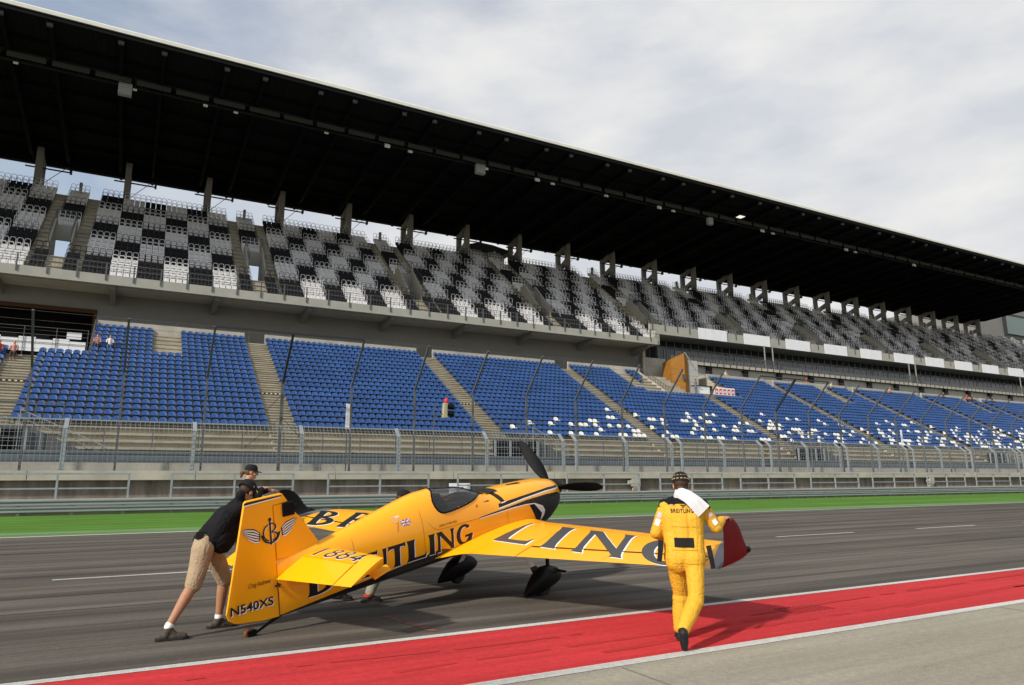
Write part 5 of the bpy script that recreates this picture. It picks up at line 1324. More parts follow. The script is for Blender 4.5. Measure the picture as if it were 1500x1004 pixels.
# little railed boxes above the mouths
for c in (25.6, -4.7, 56.6, 87.6):
    bb = MB()
    for x in (c - 1.6, c + .1, c + 1.4): bb.box(x - .03, x + .03, 46.2, 46.26, 4.1, 6.15)
    bb.box(c - 1.6, c + 1.4, 46.2, 46.26, 6.1, 6.16); bb.box(c - 1.6, c + 1.4, 46.21, 46.25, 5.5, 5.54)
    gpart(bb, 'stair_railing', M['greysteel'])
# ---- rear wall below the balcony
bb = MB(); bb.box(P1[1] - .2, 53.0, 66.0, 66.3, ztop - 3, 17.6); bb.box(SX0, P1[1] - .2, 66.0, 66.3, 15.9, 17.6)
gpart(bb, 'rear_wall', M['conc_grey'])
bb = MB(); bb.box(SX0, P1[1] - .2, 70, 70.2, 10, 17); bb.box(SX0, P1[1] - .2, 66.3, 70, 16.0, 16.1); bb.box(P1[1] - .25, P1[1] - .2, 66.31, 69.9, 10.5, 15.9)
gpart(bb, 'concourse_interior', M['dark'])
bb = MB(); bb.box(SX0, P1[1] - .45, 65.9, 65.99, 15.55, 15.88); bb.box(P1[1] - .45, P1[1] - .21, 65.9, 66.2, z13, 15.88)
gpart(bb, 'timber_lintel', mat('dark_timber', (.05, .022, .008), .8))
bb = MB()
for k in range(12): bb.box(-3.3 - 1.0 * (k + 1) + .015, -3.3 - 1.0 * k, 58.0, 58.05, z13 + .55, z13 + 1.55 - (.0 if k % 2 else .12))
gpart(bb, 'board_screen', M['white'])
bb = MB()
for x in np.arange(-3.2, -40, -1.9): bb.box(x - .02, x + .02, 57.93, 57.97, z13, z13 + 2.3)
for z in (1.2, 1.75, 2.28): bb.box(SX0, -3.15, 57.935, 57.965, z13 + z - .015, z13 + z + .015)
for i in range(14, 20): pass
bb.bar((-3.05, 57.9, z13 + 1.0), (-3.05, 62.4, ztop + 1.0), .05); bb.bar((-3.05, 57.9, z13 + .5), (-3.05, 62.4, ztop + .5), .04)
for t_ in np.linspace(0, 1, 6): bb.box(-3.07, -3.03, 57.9 + 4.5 * t_ - .02, 57.9 + 4.5 * t_ + .02, z13 + (ztop - z13) * t_, z13 + (ztop - z13) * t_ + 1.0)
gpart(bb, 'platform_railing', M['greysteel'])
fc = MB(); fc.box(-.45, .45, .4, .5, .5, 1.95); fc.box(-.45, .45, 0, .5, .4, .499); fc.box(-.4, -.36, .1, .14, 0, .399); fc.box(.36, .4, .1, .14, 0, .399); fcm = fc.mesh('platform_chair', M['black'])
for i, x in enumerate(np.arange(-4.2, -16, -1.9)):
    o = bpy.data.objects.new('platform_chair', fcm); COL.objects.link(o); o.location = (x, 58.8, z13)
    tag(o, 'dark chair behind the white boards of the left platform, %s from the right' % nth(i), 'chair', 'dark chairs on the left platform')
bb = MB(); bb.box(-4.5, -3.6, 58.1, 58.14, z13 + 1.62, z13 + 2.1); gpart(bb, 'small_sign', M['white'])
# ---- balcony (left part) and upper tier
UY0, UD, UZ0, UR = 62.85, .80, 17.75, .63
def urow(i): return UY0 + UD * i, UZ0 + UR * i
BX = 52.9
bb = MB()
bb.box(SX0, BX, 62.3, 62.5, 17.25, 18.02); bb.box(SX0, BX, 62.5, 66.0, 17.3, 17.55)
gpart(bb, 'balcony', M['balcony'])
for x in np.arange(-40.9, BX, 7.75):
    bb = MB(); bb.prism([(62.6, 17.29), (66, 17.29), (66, 16.4), (62.9, 17.0)], 0, x - .2, x + .2); gpart(bb, 'balcony_bracket', M['conc_grey'])
def balcony_rail(xa, xb, y, z, hang=.45):
    bb = MB()
    for x in np.arange(xa + .3, xb, 1.95): bb.box(x - .05, x + .05, y - .07, y - .002, z - hang, z + .95)
    for dz in (.5, .93): bb.box(xa, xb, y - .05, y - .01, z + dz - .02, z + dz + .02)
    for x in np.arange(xa + .3, xb, .28): bb.box(x - .008, x + .008, y - .04, y - .024, z + .05, z + .93)
    gpart(bb, 'balcony_railing', M['greysteel'])
balcony_rail(SX0, BX, 62.3, 18.02)
bb = MB()                                              # right part, parapet set higher and further back
B2Y, B2Z = 64.2, 19.05
bb.box(BX + .5, SX1, B2Y, B2Y + .2, B2Z, B2Z + 1.15); bb.box(BX + .5, SX1, B2Y + .2, 68, B2Z + .05, B2Z + .3)
bb.box(BX - .05, BX + .5, 62.5, 66.0, 17.3, 19.0)
gpart(bb, 'balcony', M['balcony'])
balcony_rail(BX + .6, SX1, B2Y, B2Z + 1.15, .7)
for k in range(17):                                    # white boards hung on the parapet
    xa = 61.0 + 7.75 * k
    bb = MB()
    for q in range(4): bb.box(xa + 1.2 * q + .01, xa + 1.2 * q + 1.19, B2Y - .12, B2Y - .075, B2Z - .02, B2Z + 1.38)
    gpart(bb, 'parapet_board', M['white'])
VOM = [-6.4 + 15.5 * k for k in range(-2, 14)]
bb = MB()
for xa, xb, s in ((SX0, BX, 0), (BX, SX1, 3)):
    cuts = [xa]
    for v in VOM:
        if xa < v - .7 and v + .7 < xb: cuts += [v - .7, v + .7]
    cuts.append(xb)
    for i in range(s, 20):
        y, z = urow(i); zp = z - UR if i > s else z - .5
        if 4 <= i <= 8:                                  # leave the vomitory mouth open
            rng = [(cuts[q], cuts[q + 1]) for q in range(0, len(cuts) - 1, 2)]
        else: rng = [(xa, xb)]
        for a, c in rng:
            bb.quad((a, y, zp), (c, y, zp), (c, y, z), (a, y, z)); bb.quad((a, y, z), (c, y, z), (c, y + UD, z), (a, y + UD, z))
yl, zl = urow(19); yl += UD
bb.quad((SX0, yl, zl), (SX1, yl, zl), (SX1, yl, zl - 2), (SX0, yl, zl - 2))
gpart(bb, 'upper_tier', M['conc'])
for v in VOM:                                          # vomitories: side cheeks, lintel, front stair, side stairs
    if v > BX + 60: pass
    bb = MB()
    y4, z4 = urow(4); y9, z9 = urow(9)
    for sx in (-.82, .70): bb.prism([(y4 - .1, z4 - .6), (y9 + .3, z4 - .6), (y9 + .3, z9 + 1.0), (y9 - .6, z9 + 1.0), (y4 + .6, z4 + 1.35), (y4 - .1, z4 + .9)], 0, v + sx, v + sx + .12)
    bb.box(v - .7, v + .7, y9 - .45, y9 - .3, z4 + 2.25, z9 + .5)
    bb.box(v - .699, v + .699, y4, y9 + 1.6, z4 - .75 + (.0 if v < BX else .13), z4 - .6)
    gpart(bb, 'vomitory', M['balcony'])
    bb = MB()
    for x in (v - .76, v + .76):
        bb.bar((x, y4, z4 + 2.2), (x, y9 - .4, z9 + 1.9), .05); bb.bar((x, y4, z4 + 1.7), (x, y9 - .4, z9 + 1.5), .03)
        bb.box(x - .03, x + .03, y4 - .03, y4 + .03, z4 + .8, z4 + 2.2); bb.box(x - .03, x + .03, y9 - .43, y9 - .37, z9 + .8, z9 + 1.9)
    bb.box(v - .76, v + .76, y9 - .42, y9 - .38, z9 + 1.86, z9 + 1.92)
    for q in range(13): x = v - .72 + .12 * q; bb.box(x - .012, x + .012, y9 - .41, y9 - .39, z9 + .5, z9 + 1.86)
    gpart(bb, 'vomitory_railing', M['greysteel'])
    for xa_, xb_, r0_, r1_ in ((v - .62, v + .62, 1 if v < BX else 4, 5), (v - 1.85, v - .92, 4, 20), (v + .92, v + 1.85, 4, 20)):
        bb = MB()
        for i in range(r0_, r1_):
            y, z = urow(i); bb.box(xa_, xb_, y - .37, y - .002, z - UR + .002, z - UR / 2 - .06); bb.box(xa_, xb_, y - .43, y - .002, z - UR / 2 - .06, z - UR / 2); bb.box(xa_, xb_, y - .4, y + .42, z - UR - .03, z - UR + .0015)
        ya_, za_ = urow(r0_); yb_, zb__ = urow(r1_ - 1)
        bb.prism([(ya_ - .4, za_ - UR - .05), (yb_ - .4, zb__ - UR - .05), (yb_ - .4, zb__ - UR + .002), (ya_ - .4, za_ - UR + .002)], 0, xa_ + .01, xb_ - .01)
        gpart(bb, 'aisle_steps', M['conc'])
    bb = MB(); bb.box(v - .13, v + .13, yl - .3, yl, zl, zl + 1.75); gpart(bb, 'stub_post', M['column'])
# ---- lounge level under the right part
LX0 = BX + 3.1
bb = MB(); bb.box(58.2, SX1, 64.4, 64.6, z13, 15.62); gpart(bb, 'lounge_wall', M['lightwall'])
bb = MB()
bb.box(57.0, SX1, 63.9, 67.5, 15.62, 15.72, 1)
x = 57.0
while x < SX1 - 1.1: bb.box(x + .06, x + 1.04, 63.86, 63.9, 15.66, 16.02, 0); bb.box(x - .04, x + .04, 63.84, 63.9, 15.6, 16.05, 1); x += 1.1
gpart(bb, 'terrace_edge', [M['conc_pale'], M['black']])
bb = MB()
for x in np.arange(57.1, SX1, 1.1): bb.box(x - .025, x + .025, 63.93, 63.97, 15.72, 17.1)
bb.box(57.0, SX1, 63.93, 63.97, 17.05, 17.1); bb.box(57.0, SX1, 63.93, 63.97, 16.5, 16.53)
for x in np.arange(57.1, SX1, .22): bb.box(x - .012, x + .012, 63.94, 63.96, 15.74, 17.05)
gpart(bb, 'terrace_railing', M['greysteel'])
tcm = MB(); tcm.box(-.2, .2, .3, .36, .38, 1.15); tcm.box(-.2, .2, -.1, .299, .33, .40); tcm.box(-.18, -.15, .1, .14, 0, .329); tcm.box(.15, .18, .1, .14, 0, .329); tcm = tcm.mesh('terrace_chair', mat('grey_terrace_chairs', (.11, .115, .125), .5))
for i, x in enumerate(np.arange(57.6, 160, .62)):
    o = bpy.data.objects.new('terrace_chair', tcm); COL.objects.link(o); o.location = (x, 64.9, 15.72)
    tag(o, 'grey terrace chair behind the railing below the glass lounge, %s from the left' % nth(i), 'chair', 'grey chairs on the lounge terrace')
bb = MB(); bb.box(LX0, SX1, 67.5, 67.7, 15.7, 19.1); bb.box(LX0, LX0 + .15, 66, 67.5, 15.7, 19.0); gpart(bb, 'lounge_window', M['glass_dark'])
bb = MB()
for i, x in enumerate(np.arange(LX0, SX1, 1.35)):
    bb.box(x - .035, x + .035, 67.44, 67.499, 15.72, 19.05)
    if i % 3 == 1: bb.box(x, x + .95, 67.43, 67.499, 18.05, 18.13); bb.box(x - .05, x + .05, 67.42, 67.499, 15.72, 18.1); bb.box(x + .9, x + 1.0, 67.42, 67.499, 15.72, 18.1)
bb.box(LX0, SX1, 67.43, 67.499, 18.3, 18.36)
gpart(bb, 'window_mullion', M['steel'])
for x in (72.3, 73.8, 103.0, 104.6, 134, 135.6, 165, 166.6):
    bb = MB(); bb.tube([(x, 64.05, 15.75), (x, 64.05, 19.1)], .09, 8); gpart(bb, 'lounge_column', M['column'])
for cx_, cy_, ca_, cb_ in ((52.6, 64.5, ztop, 17.3), (56.2, 66.5, 14, 19)):
    bb = MB(); bb.tube([(cx_, cy_, ca_), (cx_, cy_, cb_)], .19, 12); gpart(bb, 'round_column', M['conc_pale'], 40)
bb = MB(); bb.box(53.05, 56.2, 64.9, 65.1, z13, 16.2); gpart(bb, 'link_wall', M['conc_pale'])
bb = MB(); bb.box(53.1, 58.4, 69.4, 69.5, 15, 19); gpart(bb, 'link_wall', M['lightwall'])
bb = MB()                                              # timber clad stair flank and press platform
pl = [((54.95, 62.5), 15.5), ((55.9, 61.3), 16.35), ((56.62, 61.5), 15.35), ((56.62, 64), 15.35), ((54.95, 64), 15.5)]
bb.add([(p[0], p[1], z13) for p, z in pl] + [(p[0], p[1], z) for p, z in pl], [(k, (k + 1) % 5, 5 + (k + 1) % 5, 5 + k) for k in range(5)] + [(5, 6, 9), (6, 8, 9), (6, 7, 8)])
gpart(bb, 'timber_flank', M['orange'])
bb = MB(); bb.box(55.45, 55.95, 61.2, 61.27, 13.2, 13.8); gpart(bb, 'vent_panel', M['greysteel'])
bb = MB(); bb.bar((55.95, 61.22, 16.4), (57.2, 61.3, 15.0), .08); bb.box(56.65, 58.2, 61.6, 64.0, z13, 15.6); gpart(bb, 'flank_trim', M['lightwall'])
zP2 = z13 + .78
bb = MB(); bb.box(P2[0] + 3.2, P2[1], y13 + .06, 64.3, z13 + .004, zP2); gpart(bb, 'press_platform', M['conc_grey'])
bb = MB()
for t_ in np.linspace(0, 1, 14):
    y = 57.4 + 5.2 * t_; z = z13 + (ztop - z13) * t_
    bb.box(P2[0] + .02, P2[0] + .06, y - .02, y + .02, z, z + 1.1)
bb.bar((P2[0] + .04, 57.4, z13 + 1.1), (P2[0] + .04, 62.6, ztop + 1.1), .05); bb.bar((P2[0] + .04, 57.4, z13 + .2), (P2[0] + .04, 62.6, ztop + .2), .12)
bb.bar((P2[0] - .1, 57.4, z13 + .25), (P2[0] - .1, 62.6, ztop + .35), .12, .5, 1)
gpart(bb, 'stair_railing', [M['greysteel'], M['conc_pale']])
bb = MB()
for i in range(13, 20):
    y, z = lrow(i); bb.box(P2[0] + .2, P2[0] + 3.2, y, y + LD - .002, z13 - .3, z)
gpart(bb, 'aisle_steps', M['conc'])
bb = MB(); bb.prism([(57.6, z13), (64, z13), (64, ztop + .9), (63.2, ztop + .9)], 0, P2[1] + .01, P2[1] + .15); gpart(bb, 'cheek_wall', M['conc_pale'])
# ---- roof
RX0, RX1 = -42, 157
def rz(y): return 36.05 + (57.5 - y) * .022
bb = MB()
bb.prism([(57.5, rz(57.5)), (84, rz(84)), (84, rz(84) + .35), (57.5, rz(57.5) + .30)], 0, RX0, RX1)
rf = gpart(bb, 'roof', M['roofdark'])
bb = MB()
y = 57.9
ribm = M['roofdark']
for x in np.arange(RX0 + .2, RX1, .5): bb.bar((x, 57.8, rz(57.8) - .03), (x, 83.8, rz(83.8) - .03), .18, .05)
gpart(bb, 'roof_ribs', M['roofdark'])
bb = MB(); bb.prism([(57.2, rz(57.5) + .02), (57.49, rz(57.5) + .02), (57.49, rz(57.5) + .42), (57.3, rz(57.5) + .42), (57.2, rz(57.5) + .3)], 0, RX0, RX1)
gpart(bb, 'roof_edge_trim', M['fascia'])
bb = MB(); bb.box(RX0, RX1, 57.3, 57.7, rz(57.5) - .33, rz(57.5) - .0)
for y in (61, 64.5, 68, 71.5, 75, 79): bb.box(RX0, RX1, y - .12, y + .12, rz(y) - .42, rz(y) - .06)
gpart(bb, 'roof_purlin', M['roofbeam'])
COLX = [-10.15 + 7.75 * k for k in range(-4, 22)]
for k, x in enumerate(COLX):
    for dx in (-2.2, .85):
        bb = MB(); xx = x + 1.4 + dx
        bb.prism([(57.95, rz(57.95) - .25), (57.95, rz(57.95) - .55), (66, rz(66) - .95), (79, rz(79) - 1.5), (84, rz(84) - .9), (84, rz(84) - .06), (70, rz(70) - .06), (58, rz(58) - .06)], 0, xx - .13, xx + .13)
        bb.box(xx - .2, xx + .2, 57.72, 57.95, rz(57.8) - .62, rz(57.8) - .35, 1)
        gpart(bb, 'roof_beam', [M['roofbeam'], M['greysteel']])
bb = MB()                                              # lighting truss hung below the roof
ty, tz = 63.0, 34.75
for dy, dz in ((0, 0), (0, .9), (.7, .45)): bb.box(RX0, RX1, ty + dy - .05, ty + dy + .05, tz + dz - .05, tz + dz + .05)
for i, x in enumerate(np.arange(RX0, RX1 - 1, 1.5)):
    bb.bar((x, ty, tz), (x + .75, ty, tz + .9), .05); bb.bar((x + .75, ty, tz + .9), (x + 1.5, ty, tz), .05); bb.bar((x, ty, tz), (x + .75, ty + .7, tz + .45), .04)
gpart(bb, 'lighting_truss', M['darksteel'])
bb = MB()
for x in np.arange(RX0 + 1, RX1, 3.0): bb.box(x, x + 2.6, 62.1, 62.14, 34.6, 35.05)
gpart(bb, 'cable_tray', mat('dull_cable_tray', (.05, .05, .045), .8))
for k, x in enumerate(COLX):                           # twin-leg columns behind the top row
    bb = MB(); y0 = 78.95
    z0, z1 = 27.6, 34.6
    bb.prism([(y0, z0), (y0 + .62, z0), (y0 + .62, z1), (y0 - .05, z1)], 0, x - .28, x + .28)
    bb.prism([(y0 + 2.5, z0 - 2), (y0 + 3.05, z0 - 2), (y0 + 3.05, z1 - .5), (y0 + 2.5, z1 - .5)], 0, x - .28, x + .28)
    bb.prism([(y0 + .62, 31.75), (y0 + 2.5, 31.0), (y0 + 2.5, 31.65), (y0 + .62, 32.4)], 0, x - .24, x + .24)
    bb.prism([(y0 + .62, z1 - .55), (y0 + 2.5, z1 - 1.25), (y0 + 2.5, z1 - .6), (y0 + .62, z1)], 0, x - .24, x + .24)
    gpart(bb, 'roof_column', M['column'])
    bb = MB(); bb.bar((x - 1.3, 80.5, 33.05), (x + 2.6, 80.5, 33.05), .12); bb.box(x + 2.5, x + 2.7, 80.3, 80.7, 32.9, 33.3); bb.bar((x + .3, 80.5, 31.4), (x + 2.3, 80.5, 33.6), .05)
    gpart(bb, 'roof_stay', M['darksteel'])
bb = MB(); bb.box(RX0, RX1, 81.7, 82.3, 34.0, rz(82) - .07); gpart(bb, 'roof_girder', M['roofbeam'])
# ---- building and far stand beyond the right end
t = thing('end_building', (172, 90, .36), 'beige concrete tower block with a ribbon window beyond the roof end', 'building')
bb = MB(); bb.box(0, 60, 0, 30, 33.2, 43.0); bb.box(2, 60, 1, 29, 0, 29.5); bb.box(16, 18.5, -.2, 1.2, 0, 33.2); bb.build('wall', M['conc_grey'], t)
bb = MB(); bb.box(12.6, 60, -.6, -.05, 36.0, 40.6); bb.build('window', mat('greenish_window', (.12, .17, .16), .15), t)
bb = MB(); bb.box(12.2, 12.6, -.7, .2, 35.6, 41.0); bb.box(12.2, 60, -.7, .2, 40.62, 41.0); bb.build('window_frame', M['darksteel'], t)
bb = MB(); bb.box(3, 40, 4, 4.1, 43, 44.5); bb.box(6, 9, 6, 9, 43.0, 46); bb.build('roof_plant', M['greysteel'], t)
t = thing('roof_kiosk', (41.5, 84, 29.0), 'flat-roofed dark kiosk behind the top row of the upper tier', 'kiosk')
bb = MB(); bb.prism([(-3.8, 3.7), (3.0, 3.7), (3.4, 4.05), (0, 4.6), (-2.0, 4.7), (-4.2, 4.0)], 1, -2, 2); bb.build('flat_roof', M['darksteel'], t)
bb = MB(); bb.box(-3, 2.2, -1.2, 1.5, -6, 3.69); bb.build('wall', M['conc_grey'], t)
# ---- things fixed to the stand
for i, k in enumerate(range(14)):
    t = thing('wall_speaker', (62.4 + 6.17 * k, 64.1, 14.25), 'black loudspeaker on the pale wall under the terrace, %s from the left' % nth(i), 'loudspeaker', 'loudspeakers along the pale wall')
    bb = MB(); bb.prism([(-.2, 0), (.12, .1), (.2, 1.28), (-.22, 1.3)], 0, -.33, .33); bb.build('cabinet', M['black'], t)
    bb = MB(); bb.box(-.05, .05, .2, .29, .4, .6); bb.build('bracket', M['darksteel'], t)
LAMPS = [(-2.8, 1.0, 1.0, 'box'), (30.2, 1.0, 1.05, 'box'), (62.6, .7, .9, 'box'), (-10.4, .3, .25, 's'), (-2.1, .3, .25, 's'), (3.4, .35, .3, 's'), (5.9, .35, .25, 's'), (14.0, .35, .25, 's'), (20.0, .5, .5, 's'), (22.4, .4, .35, 's'), (30.9, .4, .35, 's'), (37.2, .5, .5, 's'), (39.2, .4, .35, 's'), (46.5, .4, .35, 's'), (54.4, .5, .5, 's'), (56.6, .4, .35, 's'), (72, .5, .5, 's'), (74, .4, .35, 's'), (89, .5, .5, 's'), (91, .4, .35, 's'), (105, .5, .5, 's')]
bx = [l for l in LAMPS if l[3] == 'box']; sm = [l for l in LAMPS if l[3] == 's']
for i, (x, w, h, k) in enumerate(bx):
    t = thing('roof_speaker', (x, 62.3, 34.2), 'large pale loudspeaker box under the dark roof, %s from the left' % nth(i), 'loudspeaker', 'pale speaker boxes under the roof')
    bb = MB(); bb.box(-w / 2, w / 2, 0, .5, -.55, -.55 + h); bb.build('cabinet', mat('pale_speaker', (.36, .355, .34), .6), t)
    bb = MB()
    for q in range(4): bb.box(-w / 2 + .04, w / 2 - .04, -.012, -.002, -.55 + h * (q + .35) / 4.2, -.55 + h * (q + .75) / 4.2)
    bb.build('grille', M['steel'], t)
    bb = MB(); bb.box(-.04, .04, .2, .28, h - .54, 1.0); bb.build('hanger', M['darksteel'], t)
for i, (x, w, h, k) in enumerate(sm):
    t = thing('roof_floodlight', (x, 62.4, 34.2), 'small white floodlight under the dark roof, %s from the left' % nth(i), 'floodlight', 'floodlights under the roof')
    bb = MB(); bb.prism([(0, 0), (.3, .12), (.3, h), (.05, h * .8)], 0, -w / 2, w / 2); bb.build('housing', M['lamp_white'], t)
    bb = MB(); bb.box(-.03, .03, .12, .18, h * .9, 1.0); bb.build('hanger', M['darksteel'], t)
t = thing('lit_floodlight', (67.6, 62.4, 35.6), 'rectangular floodlight shining under the roof on the right', 'floodlight')
lm = mat('lit_lamp_face', (.9, .88, .8), .5); lm.node_tree.nodes['Principled BSDF'].inputs['Emission Color'].default_value = (1, .95, .82, 1); lm.node_tree.nodes['Principled BSDF'].inputs['Emission Strength'].default_value = .9
bb = MB(); bb.box(-.85, .85, -.45, .45, .02, .2); bb.build('housing', M['greysteel'], t)
bb = MB(); bb.box(-.8, .8, -.4, .4, .0, .018); bb.build('lamp_face', lm, t)
# press platform furniture
t = thing('press_desk', (55.9, 58.6, zP2), 'small dark desk with white front on the platform beside the timber wall', 'desk')
bb = MB(); bb.box(-1.3, 1.2, -.3, .5, 1.02, 1.10); bb.box(1.0, 1.2, -.28, .48, 0, 1.019); bb.build('desk_top', M['darksteel'], t)
bb = MB(); bb.box(-1.0, .85, -.22, -.18, .05, 1.01); bb.build('front_panel', M['white'], t)
for i, k in enumerate(range(5)):
    t = thing('advert_panel', (57.3 + .62 * k, 57.9, zP2 - .12), 'red and white panel on the platform edge, %s from the left' % nth(i), 'panel', 'red and white panels on the platform')
    bb = MB(); bb.box(-.29, .29, 0, .04, .15, 1.05); bb.build('board', M['white'], t)
    bb = MB(); bb.box(-.2, .2, -.01, -.002, .3, .9); bb.build('red_square', M['decal_red'], t)
    bb = MB(); bb.box(-.08, .1, -.02, -.012, .45, .72); bb.build('white_square', M['white'], t)
# ---- spectators and staff in the stand (small)
def small_person(label, loc, shirt, legs, sit=False, fdir=(0, -1), cap=None, group=None, arm_up=False):
    t = person(label, loc, group); o = Vector(loc); f = V3(fdir[0], fdir[1], 0).normalized(); l = V3(-f.y, f.x, 0)
    hz = .44 if sit else .92
    hip = o + V3(0, 0, hz); chs = hip + V3(0, 0, .38) + f * .03; nk = hip + V3(0, 0, .56) + f * .03; hd = nk + V3(0, 0, .155) + f * .03
    rot = frame(f); bl = Blob(); add_head(bl, hd, rot); bl.cap(nk + V3(0, 0, .06), nk, .052, .06).cap(nk - V3(0, 0, .05), hip, .10, .11)
    arms = []
    for s in (1, -1):
        sh = nk + l * .17 * s - V3(0, 0, .06); el = sh + l * .05 * s - V3(0, 0, .26) + f * .04; w = el + f * .2 + V3(0, 0, .02 if sit else (.14 if arm_up else -.08)); arms.append((sh, el, w)); bl.cap(nk - V3(0, 0, .06), sh, .07, .05); bl.chain([sh, el, w], [.05, .04, .03]); hand(bl, w, f, V3(0, 0, -1), -s, .5)
    lg = []
    for s in (1, -1):
        hp = hip + l * .09 * s
        if sit: kn = hp + f * .40 + V3(0, 0, .03); an = kn - V3(0, 0, .40) + f * .03
        else: kn = hp - V3(0, 0, .44) + f * .02; an = kn - V3(0, 0, .41)
        lg.append((hp, kn, an)); bl.chain([hp, kn, an], [.085, .06, .045]); bl.cap(an - V3(0, 0, .03), an + f * .14 - V3(0, 0, .04), .042, .035)
    bl.fuse('body', M['skin'], t, .014, 3)
    b = Blob(); b.cap(nk - V3(0, 0, .05), hip + V3(0, 0, .02), .125, .135)
    for sh, el, w in arms: b.cap(nk - V3(0, 0, .07), sh, .085, .068); b.cap(sh, sh.lerp(el, .8), .066, .058)
    b.fuse('shirt', shirt, t, .018, 3)
    b = Blob()
    for hp, kn, an in lg: b.chain([hp, kn, kn.lerp(an, .85)], [.108, .08, .065])
    b.cap(lg[0][0], lg[1][0], .11, .11); b.fuse('trousers', legs, t, .018, 3)
    b = Blob(); b.ell(hd + rot @ V3(-.02, 0, .03), (.10, .085, .095), rot); b.fuse('hair', M['hair'] if cap is None else cap, t, .018, 2)
    return t
shirts = {k: mat('shirt_' + k, c, .85) for k, c in dict(red=(.45, .04, .04), beige=(.5, .42, .28), grey=(.12, .12, .14), white=(.6, .58, .56), pink=(.5, .25, .22), dark=(.04, .035, .035), blue=(.05, .09, .22)).items()}
def seat_at(x, row): y, z = lrow(row); return (x, y + .40, z)
small_person('seated spectator in red beside the stairs at the left edge', seat_at(-8.0, 11), shirts['red'], shirts['blue'], True, cap=None, group=None)
small_person('seated spectator in a pink top next to the one in red', seat_at(-7.2, 11), shirts['pink'], shirts['dark'], True)
small_person('seated spectator in beige on blue seats under the small white sign', seat_at(-2.6, 14), shirts['pink'], shirts['dark'], True)
small_person('seated spectator in white on blue seats beside the beige one', seat_at(-1.8, 14), shirts['white'], shirts['blue'], True)
small_person('standing person in grey reading a sheet at the press desk', (54.6, 58.3, zP2), shirts['grey'], shirts['grey'], False, (1, -.2), arm_up=True)
small_person('standing person in a beige shirt on the top walkway', (64.1, 63.1, ztop), shirts['beige'], shirts['beige'], False)
small_person('standing person in a red shirt by the wall loudspeaker', (78.6, 63.1, ztop), shirts['red'], shirts['dark'], False)
for i, (x, r, c, lb) in enumerate([(82.2, 19, 'beige', 'lone seated spectator in beige on the top row'), (94.6, 19, 'pink', 'seated spectator in pink on the top row further right'), (107.5, 19, 'dark', 'seated spectator in dark clothes on the top row at right'), (113.6, 19, 'red', 'seated spectator in red on the top row at far right'), (115.0, 19, 'dark', 'seated spectator in dark clothes next to the red one'), (120.6, 19, 'dark', 'seated spectator in dark shirt beyond the red one'), (140.5, 19, 'pink', 'farthest seated spectator in pink near the right edge')]):
    small_person(lb, seat_at(x, r), shirts[c], shirts['dark'], True)
# ------------------------------------------------------------------ seats
def seat_mesh_blue(shell):
    b = MB()
    out = [(-.18, .34), (.18, .34), (.212, .50), (.20, .61), (.13, .685), (0, .71), (-.13, .685), (-.20, .61), (-.212, .50)]
    n = len(out); f = lambda x, z, d: (x, .13 + (z - .36) * .22 + d - .06 * (abs(x) / .21) ** 2, z)
    vs = [f(x, z, 0) for x, z in out] + [f(x, z, .035) for x, z in out]
    fs = [tuple(range(n)), tuple(range(2 * n - 1, n - 1, -1))] + [(k, n + k, n + (k + 1) % n, (k + 1) % n) for k in range(n)]
    b.add(vs, fs, 0)
    b.prism([(-.26, .415), (.16, .38), (.16, .345), (-.26, .365), (-.285, .39)], 0, -.205, .205, 0)
    b.box(-.03, .03, -.08, .16, 0.0, .345, 1)
    return b, [shell, M['greysteel']]
def seat_mesh_hoop(shell):
    b = MB()
    b.prism([(-.24, .46), (.14, .42), (.14, .36), (-.24, .40)], 0, -.20, .20)
    b.prism([(.13, .42), (.17, .42), (.25, .86), (.21, .86)], 0, -.20, .20)
    b.box(-.20, .20, -.22, -.19, .04, .40)
    pts = [(-.20, .22, .5), (-.20, .27, 1.42), (-.13, .275, 1.54), (.13, .275, 1.54), (.20, .27, 1.42), (.20, .22, .5)]
    for p, q in zip(pts, pts[1:]): b.bar(p, q, .034)
    b.bar((-.18, .265, 1.10), (.18, .265, 1.10), .02)
    return b, [shell]
def stuff_mesh(b, mats, pos, name):
    v = np.array(b.v, dtype=np.float32); nv = len(v); npos = len(pos)
    allv = (v[None] + np.array(pos, dtype=np.float32)[:, None]).reshape(-1, 3)
    ls = np.array([len(f) for f in b.f], dtype=np.int32); li = np.array([i for f in b.f for i in f], dtype=np.int32)
    me = bpy.data.meshes.new(name)
    me.vertices.add(len(allv)); me.vertices.foreach_set('co', allv.ravel())
    al = (li[None] + (np.arange(npos, dtype=np.int32) * nv)[:, None]).ravel()
    me.loops.add(len(al)); me.loops.foreach_set('vertex_index', al)
    als = np.tile(ls, npos); st = np.concatenate([[0], np.cumsum(als)[:-1]]).astype(np.int32)
    me.polygons.add(len(als)); me.polygons.foreach_set('loop_start', st)
    me.polygons.foreach_set('material_index', np.tile(np.array(b.mi, dtype=np.int32), npos))
    for m in mats: me.materials.append(m)
    me.polygons.foreach_set('use_smooth', [False] * len(als)); me.update(calc_edges=True); me.validate()
    o = bpy.data.objects.new(name, me); COL.objects.link(o); return o
def inframe(p):
    q = project(p)
    return q is not None and 0 < q[0] < 1500 and 0 < q[1] < 1004
BLK = ['cropped left block', 'leftmost whole block', 'second whole block', 'third whole block', 'fourth whole block', 'fifth whole block']
blue = []; white_l = []
rs = random.Random(11)
PITCH = (15.5 - AW) / 28
